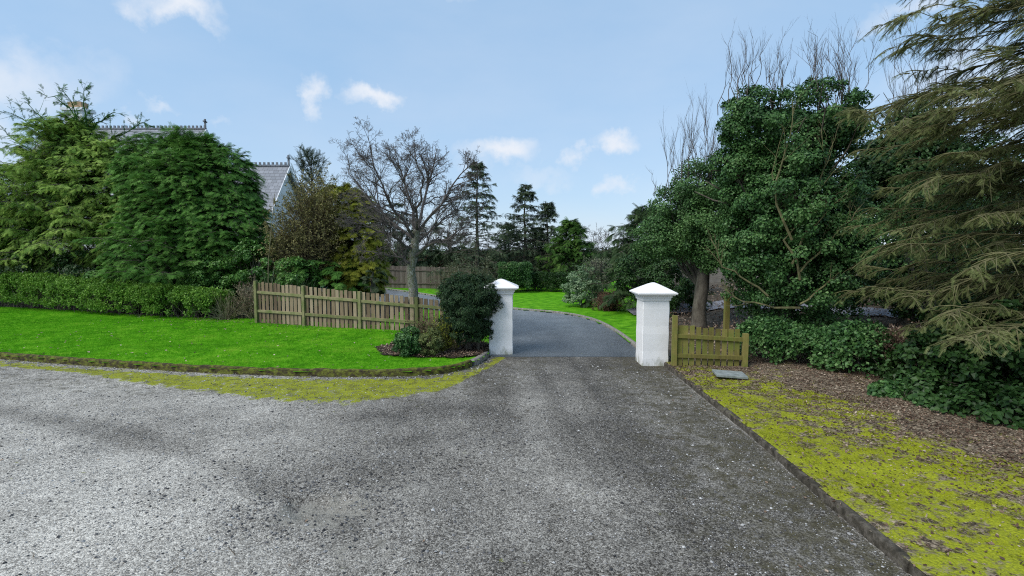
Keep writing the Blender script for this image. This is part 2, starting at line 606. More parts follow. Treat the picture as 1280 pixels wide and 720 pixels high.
surf('far_path', [(.3, (.20, .20, .22)), (.7, (.32, .32, .35))], 8, 6, .7, .3)
# stones coloured individually
leafmat('stone', [(.05, .048, .047), (.13, .127, .125), (.24, .235, .23), (.62, .61, .58)], .7, 0.0)
leafmat('stone_dark', [(.018, .017, .017), (.04, .038, .038), (.09, .087, .088), (.20, .195, .19)], .6, 0.0)


# slate with courses
def slatemat():
    m, t, b, out = newmat('slate')
    src = N(t, 'ShaderNodeTexCoord').outputs['Object']
    br = N(t, 'ShaderNodeTexBrick', i_Scale=1.0)
    br.inputs['Brick Width'].default_value = .3
    br.inputs['Row Height'].default_value = .22
    br.inputs['Mortar Size'].default_value = .012
    br.inputs['Color1'].default_value = (.16, .175, .20, 1)
    br.inputs['Color2'].default_value = (.24, .255, .285, 1)
    br.inputs['Mortar'].default_value = (.07, .075, .085, 1)
    mpn = N(t, 'ShaderNodeMapping')
    mpn.inputs['Rotation'].default_value = (R(90), 0, 0)
    t.links.new(src, mpn.inputs[0])
    t.links.new(mpn.outputs[0], br.inputs[0])
    t.links.new(br.outputs[0], b.inputs['Base Color'])
    b.inputs['Roughness'].default_value = .5
    MATS['slate'] = m


slatemat()


def glassmat():
    m, t, b, out = newmat('window_glass')
    b.inputs['Base Color'].default_value = (.03, .035, .04, 1)
    b.inputs['Roughness'].default_value = .08
    MATS['window_glass'] = m


glassmat()


# gravel road and tarmac: colours follow masks stored on the sheet plus aggregate speckle
def roadmat(name, coarse, dark, mid, light, gloss=.75, speck=1.0):
    m, t, b, out = newmat(name)
    src = N(t, 'ShaderNodeNewGeometry').outputs['Position']
    vo = N(t, 'ShaderNodeTexVoronoi', i_Scale=float(coarse))
    vo.inputs['Randomness'].default_value = 1
    t.links.new(src, vo.inputs['Vector'])
    vs = N(t, 'ShaderNodeSeparateColor')
    t.links.new(vo.outputs['Color'], vs.inputs[0])
    vo2 = N(t, 'ShaderNodeTexVoronoi', i_Scale=float(coarse) * .42)
    t.links.new(src, vo2.inputs['Vector'])
    vs2 = N(t, 'ShaderNodeSeparateColor')
    t.links.new(vo2.outputs['Color'], vs2.inputs[0])
    nb = N(t, 'ShaderNodeTexNoise', i_Scale=1.1, i_Detail=9.0, i_Roughness=.68)
    t.links.new(src, nb.inputs['Vector'])
    nf = N(t, 'ShaderNodeTexNoise', i_Scale=60.0, i_Detail=5.0, i_Roughness=.7)
    t.links.new(src, nf.inputs['Vector'])

    def at(nm):
        return N(t, 'ShaderNodeAttribute', attribute_name=nm).outputs['Fac']
    # speckle value
    sp = mathn(t, 'ADD', mathn(t, 'MULTIPLY', vs.outputs[0], .55 * speck), mathn(t, 'MULTIPLY', nf.outputs[0], .5))
    sp = mathn(t, 'ADD', sp, mathn(t, 'MULTIPLY', mathn(t, 'SUBTRACT', vs2.outputs[1], .5), .22 * speck))
    tone = mathn(t, 'ADD', mathn(t, 'MULTIPLY', mathn(t, 'SUBTRACT', nb.outputs[0], .5), .8), at('light'))
    f = mathn(t, 'ADD', sp, mathn(t, 'MULTIPLY', tone, .55), True)
    c = ramp(t, f, [(.20, dark), (.5, mid), (.8, light), (1, tuple(min(1, v * 1.6) for v in light))])

    def over(c, mask, col_stops, lo, hi, nscale):
        nn = N(t, 'ShaderNodeTexNoise', i_Scale=float(nscale), i_Detail=10.0, i_Roughness=.72)
        t.links.new(src, nn.inputs['Vector'])
        s = mathn(t, 'ADD', mask, mathn(t, 'MULTIPLY', mathn(t, 'SUBTRACT', nn.outputs[0], .5), 3.2))
        mr = N(t, 'ShaderNodeMapRange', interpolation_type='SMOOTHSTEP')
        t.links.new(s, mr.inputs[0])
        mr.inputs[1].default_value = lo
        mr.inputs[2].default_value = hi
        n5 = N(t, 'ShaderNodeTexNoise', i_Scale=45.0, i_Detail=6.0, i_Roughness=.7)
        t.links.new(src, n5.inputs['Vector'])
        cc = ramp(t, n5.outputs[0], col_stops)
        mx = N(t, 'ShaderNodeMix', data_type='RGBA')
        t.links.new(mr.outputs[0], mx.inputs[0])
        t.links.new(c, mx.inputs[6])
        t.links.new(cc, mx.inputs[7])
        return mx.outputs[2], mr.outputs[0]
    c, sm = over(c, at('sand'), [(.34, (.10, .09, .072)), (.46, (.22, .205, .17)), (.6, (.33, .31, .265))], .45, 1.0, 6)
    c, mm = over(c, at('moss'), [(.3, (.12, .13, .006)), (.5, (.25, .275, .008)), (.7, (.38, .40, .015))], .45, .8, 4)
    c, dm = over(c, at('dirt'), [(.3, (.022, .018, .010)), (.5, (.062, .053, .028)), (.7, (.13, .118, .06))], .4, 1.35, 5)
    t.links.new(c, b.inputs['Base Color'])
    b.inputs['Roughness'].default_value = gloss
    b.inputs['Specular IOR Level'].default_value = .35
    hh = mathn(t, 'ADD', mathn(t, 'MULTIPLY', vo.outputs['Distance'], -.9), mathn(t, 'MULTIPLY', nf.outputs[0], .6))
    bp = N(t, 'ShaderNodeBump', i_Strength=.8, i_Distance=.008)
    t.links.new(hh, bp.inputs['Height'])
    t.links.new(bp.outputs[0], b.inputs['Normal'])
    MATS[name] = m


roadmat('gravel', 88, (.032, .028, .022), (.185, .170, .146), (.44, .415, .365), .85, .85)
roadmat('tarmac', 110, (.058, .064, .070), (.15, .166, .178), (.30, .325, .34), .45, .8)
roadmat('verge', 42, (.02, .013, .008), (.095, .070, .045), (.25, .20, .14), .9, 1.0)
M = MATS


# ------------------------------------------------------------------ ground
def dist_poly(x, y, pl):
    """distance to a polyline and signed side"""
    best = np.full(x.shape, 1e9)
    side = np.zeros(x.shape)
    for a, b in zip(pl[:-1], pl[1:]):
        dx, dy = b[0] - a[0], b[1] - a[1]
        L = dx * dx + dy * dy
        t = np.clip(((x - a[0]) * dx + (y - a[1]) * dy) / L, 0, 1)
        ex, ey = x - (a[0] + t * dx), y - (a[1] + t * dy)
        d = np.hypot(ex, ey)
        cr = dx * (y - a[1]) - dy * (x - a[0])
        u = d < best
        side = np.where(u, np.sign(cr), side)
        best = np.where(u, d, best)
    return best, side


def inside(x, y, pg):
    r = np.zeros(x.shape, bool)
    n = len(pg)
    for i in range(n):
        x1, y1 = pg[i][:2]
        x2, y2 = pg[(i + 1) % n][:2]
        c = ((y1 > y) != (y2 > y)) & (x < (x2 - x1) * (y - y1) / (y2 - y1 + 1e-12) + x1)
        r ^= c
    return r


def smooth_line(pts, step=.12):
    pts = np.asarray(pts, float)
    for _ in range(3):
        q = [pts[0]]
        for a, b in zip(pts[:-1], pts[1:]):
            q += [a * .75 + b * .25, a * .25 + b * .75]
        q.append(pts[-1])
        pts = np.array(q)
    s = np.concatenate([[0], np.cumsum(np.linalg.norm(np.diff(pts, axis=0), axis=1))])
    k = max(2, int(s[-1] / step))
    x = np.linspace(0, s[-1], k)
    return np.stack([np.interp(x, s, pts[:, c]) for c in range(pts.shape[1])], 1)


KL = [G(*p) for p in ((100, 457), (200, 463), (300, 468.5), (400, 471.5), (480, 472), (540, 469.5), (580, 463), (601, 454), (611, 446))]
k0, k1 = G(0, 449), G(100, 457)
KL = [k0 + (k0 - k1) * 5, k0] + KL
KL = smooth_line([p[:2] for p in KL])
KR = [G(*p) for p in ((827, 456), (868, 489), (947, 554), (1027, 625), (1146, 727))]
KR.append(KR[-1] + (KR[-1] - KR[-2]) * 3)
KR = smooth_line([p[:2] for p in KR])[::-1]
KD = [G(*p) for p in ((797, 437), (770, 416), (745, 402), (715, 394.5), (680, 390.5), (640, 387.5), (600, 382), (560, 374), (520, 367), (485, 362.5))]
KD.append(KD[-1] + (KD[-1] - KD[-2]) * 4)
KD = smooth_line([p[:2] for p in KD])


def gridsheet(name, x0, x1, y0, y1, h, zf, mat, keep=None, attrs=None, label=None):
    nx, ny = int((x1 - x0) / h) + 1, int((y1 - y0) / h) + 1
    X, Y = np.meshgrid(np.linspace(x0, x1, nx), np.linspace(y0, y1, ny))
    Z = zf(X, Y)
    V = np.stack([X, Y, Z], -1).reshape(-1, 3)
    i = np.arange(nx * ny).reshape(ny, nx)
    F = np.stack([i[:-1, :-1], i[:-1, 1:], i[1:, 1:], i[1:, :-1]], -1).reshape(-1, 4)
    if keep is not None:
        c = V[F].mean(1)
        F = F[keep(c[:, 0], c[:, 1])]
        used = np.zeros(len(V), bool)
        used[F.ravel()] = True
        mp_ = np.cumsum(used) - 1
        F = mp_[F]
        V = V[used]
    mb = MB().add(V, F)
    at = {k: f(V[:, 0], V[:, 1]) for k, f in (attrs or {}).items()}
    o = mb.build(name, mat, smooth=True, attrs=at)
    tag(o, label, kind='structure')
    return o


zero = lambda x, y: np.zeros_like(x)
# the one big sheet to the horizon
g = MB()
gx = np.array([-1500, -300, -80, -40, 40, 80, 300, 1500.])
X, Y = np.meshgrid(gx, gx + 10)
i = np.arange(64).reshape(8, 8)
g.add(np.stack([X, Y, np.full_like(X, -.25)], -1), np.stack([i[:-1, :-1], i[:-1, 1:], i[1:, 1:], i[1:, :-1]], -1).reshape(-1, 4))
tag(g.build('ground', M['rough_grass']), 'rough grassy ground reaching out to the horizon', kind='structure')

c_pot = G(395, 632)


def road_z(x, y):
    p = np.stack([x, y], -1)
    z = (fbm(p * 1.3, 3, 4) - .5) * .045 + (fbm(p * 9, 5, 3) - .5) * .014
    r = np.hypot((x - c_pot[0]) / .42, (y - c_pot[1]) / .26)
    z = z - .06 * (1 - ss(.55, 1.0, r + (fbm(p * 6, 9, 3) - .5) * 1.1)) + (fbm(p * 14, 19, 3) - .5) * .03 * (1 - ss(.8, 2.2, r))
    z = z * (1 - ss(9.5, 11.2, y))
    return z


def m_moss(x, y):
    d, s = dist_poly(x, y, KL)
    wd = np.interp(x, [-14, -9, -6, -4, -2.6, -1.3, -.6], [.45, .55, 1.15, 1.65, 1.75, 1.25, .4])
    m = 1 - ss(wd * .75, wd * 1.15, d)
    m = m * .98 * (s < 0)
    # sparser right below the kerb (grit)
    m = m * (.45 + .55 * ss(.10, .35, d))
    return m


def m_dirt(x, y):
    d, s = dist_poly(x, y, KR)
    m = (1 - ss(.1, 3.2, d)) * .95 * (s > 0)
    d2, s2 = dist_poly(x, y, KL)
    m = np.maximum(m, (1 - ss(1.2, 2.6, d2)) * .62)
    return m


def m_sand(x, y):
    p = np.stack([x, y], -1)
    a = 1 - ss(.5, 1.2, np.hypot((x - c_pot[0] - .12) / .62, (y - c_pot[1] + .12) / .42))
    c2 = G(460, 690)
    b_ = 1 - ss(.3, 1.2, np.hypot((x - c2[0]) / .5, (y - c2[1]) / .35))
    c3 = G(480, 610)
    c_ = 1 - ss(.3, 1.2, np.hypot((x - c3[0]) / .9, (y - c3[1]) / .25))
    return np.maximum(np.maximum(a * .85, b_ * .6), c_ * .5)


def m_light(x, y):
    # worn pale surface to the left of the drive, darker wheel band between
    p = np.stack([x, y], -1)
    n = fbm(p * .55, 21, 4)
    l = .50 * (1 - ss(-4.2, -.8, x + (n - .5) * 3.4 + (y - 6) * .22)) + (n - .5) * .8
    l = l + (fbm(np.stack([x * 2.4 + y * .15, y * .22], -1), 88, 3) - .5) * .5 * ss(-2.5, -.5, x)
    bl = [G(*q)[:2] for q in ((-150, 500), (0, 514), (120, 535), (230, 565), (330, 600), (430, 660))]
    band = np.exp(-((dist_poly(x, y, bl)[0] + (n - .5) * .5) / .22) ** 2)
    for (cx_, cy_, rx_, ry_, am) in ((400, 592, 1.1, .5, .6), (520, 515, 1.0, .55, .6), (330, 655, .8, .35, .45), (560, 470, .7, .5, .5), (600, 590, .6, .3, .35)):
        c_ = G(cx_, cy_)
        band = np.maximum(band, am * (1 - ss(.3, 1.25, np.hypot((x - c_[0]) / rx_, (y - c_[1]) / ry_) + (n - .5) * 1.2)))
    near = .09 * (1 - ss(4.2, 6.5, y)) * (1 - ss(1.5, 3.2, x))
    return l * .95 + near - band * .30 - .08 - .15 * ss(9, 11, y)


gridsheet('gravel_road', -24, 7.0, -6, 12.6, .05, road_z, M['gravel'],
          keep=lambda x, y: (dist_poly(x, y, KL)[1] * dist_poly(x, y, KL)[0] < .1) & ((dist_poly(x, y, KR)[1] * dist_poly(x, y, KR)[0] > -.08) | (y > 10.95)) & (y < 12.3) & ~((x > 3.4) & (y > 11.0)),
          attrs={'moss': m_moss, 'dirt': m_dirt, 'sand': m_sand, 'light': m_light},
          label='worn gravelly road surface in front of the gateway')

# tarmac driveway inside the gate, curving away behind the fence
gl = G(641, 443.5)
gr = G(796, 457.5)
left_edge = smooth_line([(gl[0] - .65, gl[1] - .45), (gl[0] - .62, 14), (gl[0] - .6, 16.5), (gl[0] - 1.6, 19), (-4.0, 21.6), (-7, 24.3), (-14, 27.5)], .3)
KDr = KD[::1]
pg = [(gl[0] - .65, 11.75), (3.4, 11.75)] + [tuple(p) for p in KD] + [(-18, KD[-1][1] - 3)] + [tuple(p) for p in left_edge[::-1]]


def tar_keep(x, y):
    return inside(x, y, pg) & ~((y < 12.6) & (x < gl[0] - .5))


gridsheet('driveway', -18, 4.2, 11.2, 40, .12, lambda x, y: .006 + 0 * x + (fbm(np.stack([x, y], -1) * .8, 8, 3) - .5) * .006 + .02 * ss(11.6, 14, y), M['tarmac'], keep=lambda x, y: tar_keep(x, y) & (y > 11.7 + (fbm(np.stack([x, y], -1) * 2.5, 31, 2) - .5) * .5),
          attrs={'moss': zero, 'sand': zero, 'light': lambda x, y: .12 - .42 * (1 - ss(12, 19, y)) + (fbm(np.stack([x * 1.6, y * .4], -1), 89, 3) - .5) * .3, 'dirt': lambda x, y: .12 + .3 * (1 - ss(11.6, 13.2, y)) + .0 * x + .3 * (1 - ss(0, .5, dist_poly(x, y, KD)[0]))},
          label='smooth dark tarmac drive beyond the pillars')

# inner lawns beyond the gate (built round the drive)


def not_drive(x, y):
    return ~inside(x, y, pg)


gridsheet('lawn', -30, 34, 13.4, 70, .22, lambda x, y: .05 + (fbm(np.stack([x, y], -1) * .25, 4, 3) - .5) * .05 * ss(14, 20, y), M['inner_lawn'],
          keep=lambda x, y: not_drive(x, y) & (y > 13.5) & (y < 40) & (x > -13) & ~((x < -4.4) & (y < 24.5)) & (x < 3.6 + (y - 11) * .30), label='bright mown lawn lying beyond the pillars')

# front lawn behind the mossy kerb
FENCE_L = [G(322, 403)[:2], G(548, 417)[:2]]


BACKL = [np.array(G(-400, 372)[:2]) + (0, .5), np.array(G(0, 389)[:2]) + (0, .5), np.array(G(262, 405)[:2]) + (0, .5), np.array(G(322, 403)[:2]) + (0, .2), np.array(G(560, 417.5)[:2]) + (0, .2), np.array([gl[0] - .3, 14.2])]


def front_keep(x, y):
    d, s = dist_poly(x, y, KL)
    db, sb = dist_poly(x, y, BACKL)
    return (d * s > .0) & (sb < 0) & (x < gl[0] - .28) & (y < 24) & ~((x < gl[0] + 5) & (x > -60) & (y > 13.6) & (x > -1.6))


def lawn_z(x, y):
    d, s = dist_poly(x, y, KL)
    return .105 + (fbm(np.stack([x, y], -1) * .5, 6, 3) - .5) * .07 * ss(.2, 1.5, d)


gridsheet('front_lawn', -30, 1, 9.2, 24, .09, lawn_z, M['lawn_soil'], keep=front_keep, label='short bright green lawn behind the mossy kerb')

gridsheet('garden_soil', -60, -1, 13.2, 60, .5, lambda x, y: .035 + (fbm(np.stack([x, y], -1) * .6, 4, 3) - .5) * .03, M['soil'], keep=lambda x, y: ((x < -4.3) & (y < 24.5)) | (x < -12.9) | ((y < 16.5) & (x < -1.2)), label='dark bare soil under the trees and shrubs')
# verge on the right
BL = [G(*p)[:2] for p in ((938, 462), (1000, 470), (1060, 486), (1110, 512), (1180, 545), (1280, 575), (1500, 640))]


def verge_z(x, y):
    p = np.stack([x, y], -1)
    d, s = dist_poly(x, y, KR)
    d = np.minimum(d, 6)
    return .085 + (fbm(p * 1.2, 12, 3) - .5) * .07 * ss(.05, .8, d) + (fbm(p * 9, 13, 3) - .5) * .030 * ss(0, .3, d) + .05 * ss(.3, 3, d)


def v_moss(x, y):
    p = np.stack([x, y], -1)
    db, sb = dist_poly(x, y, BL)
    depth = np.where(sb < 0, db, -db)       # positive towards the kerb
    a = ss(.0, 1.1, depth + (fbm(p * 1.1, 41, 3) - .5) * 1.2)
    far = 1 - ss(8.2, 11.2, y)
    return a * (.28 + .42 * far) + (fbm(p * .9, 43, 3) - .5) * .5 * a


gridsheet('verge', 2.5, 20, -4, 11.6, .045, verge_z, M['verge'], keep=lambda x, y: (dist_poly(x, y, KR)[1] * dist_poly(x, y, KR)[0] < -.045) & (x > 1.9),
          attrs={'moss': v_moss, 'sand': zero, 'light': lambda x, y: .05 + 0 * x, 'dirt': zero}, label='mossy verge strewn with leaves beside the drive')
gridsheet('woodland_floor', 3.05, 45, 11.3, 60, .5, lambda x, y: .07 + .9 * ss(3.8, 10, x) * ss(12.5, 22, y) * 1.0 + (fbm(np.stack([x, y], -1) * .5, 14, 3) - .5) * .2 * ss(12, 15, y), M['bank'],
          keep=lambda x, y: x > 3.0 + (y - 11) * .30, label='brown leafy bank behind the short fence')


# soil bed between the kerb and left pillar
def bed_keep(x, y):
    e = np.hypot((x + 1.75) / 1.55, (y - 12.25) / 1.15)
    d, s = dist_poly(x, y, KL)
    return (e + (fbm(np.stack([x, y], -1) * 3, 2, 2) - .5) * .2 < 1) & (d * s > 0.07) & (x < gl[0] - .55)


gridsheet('planting_bed', -3.6, 0, 10, 14, .06, lambda x, y: lawn_z(x, y) + .03 + (fbm(np.stack([x, y], -1) * 5, 3, 3) - .5) * .05, M['soil'], keep=bed_keep, label='dark soil bed at the foot of the round shrub')


# kerbs
def kerb(name, line, w, z0, z1, mat, seed, rough=.015, label=None, off=0):
    d = np.gradient(line, axis=0)
    nrm = unit(np.stack([-d[:, 1], d[:, 0]], 1))
    sec = [(-.0, z0), (-.0, z1 * .82), (.12, z1 * .97), (.3, z1), (.7, z1), (.9, z1 * .96), (1, z1 * .8), (1, z0)]
    k, n = len(line), len(sec)
    V = np.zeros((k, n, 3))
    for j, (a, z) in enumerate(sec):
        q = line + nrm * (a * w + off)
        V[:, j, :2] = q
        V[:, j, 2] = z
    nn = (fbm(V.reshape(-1, 3) * 7, seed, 3) - .5).reshape(k, n)
    V[:, :, 2] += nn * rough * 2 * (np.array([s[1] for s in sec]) > 0)
    V[:, :, :2] += (nn * rough * 2)[..., None] * nrm[:, None]
    i = np.arange(k * n).reshape(k, n)
    F = np.stack([i[:-1, :-1], i[1:, :-1], i[1:, 1:], i[:-1, 1:]], -1).reshape(-1, 4)
    mb = MB().add(V.reshape(-1, 3), F)
    mb.add(V[0], [list(range(n))])
    mb.add(V[-1], [list(range(n))[::-1]])
    o = mb.build(name, mat, smooth=True)
    tag(o, label, kind='structure')
    return o


kerb('kerb', KL[:-9], .12, -.08, .145, M['kerb_mossy'], 1, .022, 'low mossy kerb curving round the front lawn')
kerb('kerb', KL[-9:], .13, -.08, .13, M['concrete_kerb'], 2, .008, 'bare concrete kerb end beside the left pillar')
# right kerb: separate edging stones with open joints
kk = 0
jn = np.random.default_rng(5)
while kk < len(KR) - 2:
    e = min(kk + 9, len(KR))
    seg = KR[kk:e].copy()
    kerb('kerb', seg + jn.normal(size=2) * .006, .085, -.06, .088 + jn.normal() * .008, M['kerb_right'], 3 + kk, .013, 'dark mossy edging stone along the right verge', off=-.10)
    kk = e - 1
kerb('kerb', KD, .09, -.04, .10, M['concrete_kerb'], 9, .006, 'pale concrete edging round the inner lawn', off=-.09)

# ------------------------------------------------------------------ gate pillars


def pillar(name, cx, y0, w, H, label, eave, z0=-.03):
    t = thing(name, (cx, y0 + w / 2, z0), label, 'gate pillar', 'white gate pillars')

    def sq(mb, lv):
        # lv: list of (half width, z), with small chamfer on every corner
        rings = []
        for hw, z in lv:
            c = min(.012, hw * .2)
            rings.append([(hw - c, -hw), (hw, -hw + c), (hw, hw - c), (hw - c, hw), (-hw + c, hw), (-hw, hw - c), (-hw, -hw + c), (-hw + c, -hw)])
        V = np.array([[(x + cx, y + y0 + w / 2, lv[j][1]) for x, y in r] for j, r in enumerate(rings)])
        n = 8
        i = np.arange(len(lv) * n).reshape(-1, n)
        F = np.stack([i[:-1], np.roll(i[:-1], -1, 1), np.roll(i[1:], -1, 1), i[1:]], -1).reshape(-1, 4)
        mb.add(V.reshape(-1, 3), F)
        mb.add(V[0], [list(range(n))[::-1]])
        mb.add(V[-1], [list(range(n))])
    hw = w / 2
    b = MB()
    sub_ = [(hw, z0)] + [(hw + .004 * math.sin(k * 2.1), z0 + (eave - .16 - z0) * k / 8) for k in range(1, 8)] + [(hw - .005, eave - .16)]
    sq(b, sub_)
    b.build('shaft', M['whitewash'], t)
    c = MB()
    sq(c, [(hw + .022, eave - .158), (hw + .026, eave - .10), (hw + .045, eave - .095), (hw + .050, eave - .055), (hw + .095, eave - .05), (hw + .105, eave - .022)])
    c.build('moulding', M['whitewash'], t)
    d = MB()
    sq(d, [(hw + .135, eave - .020), (hw + .14, eave + .006), ((hw + .14) * .62, eave + .006 + (H - eave) * .42), ((hw + .14) * .25, eave + (H - eave) * .84), ((hw + .14) * .12, eave + (H - eave) * .95), (.02, H)])
    d.build('cap', M['whitewash'], t)
    return t


PW = 33.5 / 640 * gr[1]
h1 = P(816, 353, gr[1] + PW / 2)[2]
e1 = P(816, 366.5, gr[1])[2]
pillar('gate_pillar', (803 - 640) / 640 * gr[1] + PW / 2 + .03, gr[1], PW, h1, 'white pyramid topped gate pillar beside the short green fence', e1)
h2 = P(625, 348.5, gl[1] + PW / 2)[2]
e2 = P(625, 359.5, gl[1])[2]
pillar('gate_pillar', (641 - 640) / 640 * gl[1] - PW / 2, gl[1], PW, h2, 'white pyramid topped gate pillar partly hidden by the round dark shrub', e2)

# ------------------------------------------------------------------ fences


def fence(name, a, b, ha, hb, posts, pitch, pw, mats, label, seed, rails=(.30, .78), z0=.10, lean=.006, post_extra=.03, pg_top=.0, group=None, rail_w=.075):
    rg = np.random.default_rng(seed)
    a, b = np.asarray(a[:2]), np.asarray(b[:2])
    L = np.linalg.norm(b - a)
    u = (b - a) / L
    nv = np.array([u[1], -u[0]])
    if nv[1] > 0:
        nv = -nv                 # towards the camera
    t = thing(name, (a[0], a[1], z0), label, 'fence', group)

    def rot(v):                  # local x along, y towards camera
        o = np.empty_like(v)
        o[:, 0] = a[0] + u[0] * v[:, 0] + nv[0] * v[:, 1]
        o[:, 1] = a[1] + u[1] * v[:, 0] + nv[1] * v[:, 1]
        o[:, 2] = v[:, 2]
        return o
    hh = lambda x: ha + (hb - ha) * x / L
    for s0, s1 in zip(posts[:-1], posts[1:]):
        mb = MB()
        x = s0 + .06
        while x < s1 - pw * .9:
            w_ = pw * rg.uniform(.9, 1.08)
            top = hh(x) + rg.normal() * .012
            sk = rg.normal() * lean
            v = np.array([[x, -.018, z0 - .02], [x + w_, -.018, z0 - .02], [x, 0, z0 - .02], [x + w_, 0, z0 - .02],
                          [x + sk, -.018, top - pg_top], [x + w_ + sk, -.018, top - pg_top], [x + sk, 0, top], [x + w_ + sk, 0, top]])
            v[4:, 2] += np.array([0, 1, 0, 1]) * rg.normal() * .006
            f = [[0, 2, 3, 1], [4, 5, 7, 6], [0, 1, 5, 4], [2, 6, 7, 3], [0, 4, 6, 2], [1, 3, 7, 5]]
            mb.add(rot(v), f, rg.uniform())
            x += pitch * rg.uniform(.96, 1.04)
        mb.build('picket_panel', mats[0], t)
        for rz in rails:
            r = MB()
            za, zb = z0 + (hh(s0) - z0) * rz + rg.normal() * .008, z0 + (hh(s1) - z0) * rz + rg.normal() * .008
            v = np.array([[s0, .002, za], [s1, .002, zb], [s0, .045, za - .008], [s1, .045, zb - .008],
                          [s0, .002, za + rail_w], [s1, .002, zb + rail_w], [s0, .045, za + rail_w - .008], [s1, .045, zb + rail_w - .008]])
            r.add(rot(v), [[0, 2, 3, 1], [4, 5, 7, 6], [0, 1, 5, 4], [2, 6, 7, 3], [0, 4, 6, 2], [1, 3, 7, 5]], rg.uniform())
            r.build('rail', mats[1], t)
    for s in posts:
        q = MB()
        pe = post_extra if not isinstance(post_extra, dict) else post_extra.get(s, .03)
        q.box(s - .05, s + .05, -.03, .07, z0 - .1, hh(s) + pe, rg.uniform(), rot=rot)
        q.build('post', mats[2], t)
    return t


fa, fb = G(322, 403, .1), G(548, 417.5, .1)
Lf = np.linalg.norm(fb - fa)


def s_at(px):      # position along the left fence line seen at pixel column px
    lo, hi = -1., Lf + 4
    u = (fb - fa) / Lf
    for _ in range(40):
        m = (lo + hi) / 2
        q = fa + u * m
        if 640 + 640 * q[0] / q[1] < px:
            lo = m
        else:
            hi = m
    return lo


fb2 = fa + (fb - fa) / Lf * s_at(584)
fence('picket_fence', fa, fb2, 1.45, 1.02, [0, s_at(379), s_at(449.5), s_at(521), s_at(584)], .165, .118, (M['wood_grey'], M['wood_rail'], M['wood_rail']),
      'long weathered brown picket fence along the back of the front lawn', 3, (.27, .74))
ra, rb = G(842, 456.5, .08), G(938, 459.5, .08)
Lr = np.linalg.norm(rb - ra)
fence('picket_fence', ra, rb, .93, .84, [0, Lr * .92], .128, .100, (M['wood_green'], M['wood_green'], M['wood_green']),
      'short algae stained picket fence beside the right pillar', 4, (.22, .70), z0=.08, post_extra={0: .20, Lr * .92: -.06})
# lone post behind the short fence
q = MB()
pp = P(908, 400, 13.6)
q.box(pp[0] - .06, pp[0] + .06, 13.54, 13.66, 0.0, P(908, 369, 13.6)[2], .6)
q.box(pp[0] - .064, pp[0] + .064, 13.536, 13.664, P(908, 369, 13.6)[2] + .002, P(908, 369, 13.6)[2] + .02, .9)
tag(q.build('fence_post', M['wood_green'], loc=(pp[0], 13.6, 0)), 'lone green stained timber post standing behind the short fence', 'post')
# far boundary fence
f1, f2 = P(470, 360, 33), P(562, 362, 31.5)
fence('board_fence', (f1[0], 33), (f2[0] + 1.5, 31.5), 1.50, 1.35, [0, 2.2, 4.4, 6.4], .15, .142, (M['wood_far'], M['wood_far'], M['wood_far']),
      'far brown board fence beyond the drive', 6, (.2, .8), z0=.05)

# low timber edging behind the short fence and its grey path
bank_z = lambda x, y: .07 + .9 * ss(3.8, 10, x) * ss(12.5, 22, y) * 1.0 + (fbm(np.stack([x, y], -1) * .5, 14, 3) - .5) * .2 * ss(12, 15, y)
gridsheet('path', 4.5, 16, 13, 22, .2, lambda x, y: bank_z(x, y) + .05, M['far_path'], keep=lambda x, y: np.abs(y - (19.2 - .42 * (x - 5.5)) ) < .7, label='grey path crossing behind the short fence')

# manhole slab
ms = G(912, 471, .1)
q = MB()
q.box(-.28, .28, -.19, .19, 0, .05)
sl_o = q.build('drain_cover', M['slab'])
sl_o.location = (ms[0], ms[1], .125)
sl_o.rotation_euler = (.03, .05, R(-8))
b_ = sl_o.modifiers.new('b', 'BEVEL')
b_.width = .01
b_.segments = 2
tag(sl_o, 'grey square drain cover lying in the leafy verge', 'drain cover')
sl2 = G(55, 497)


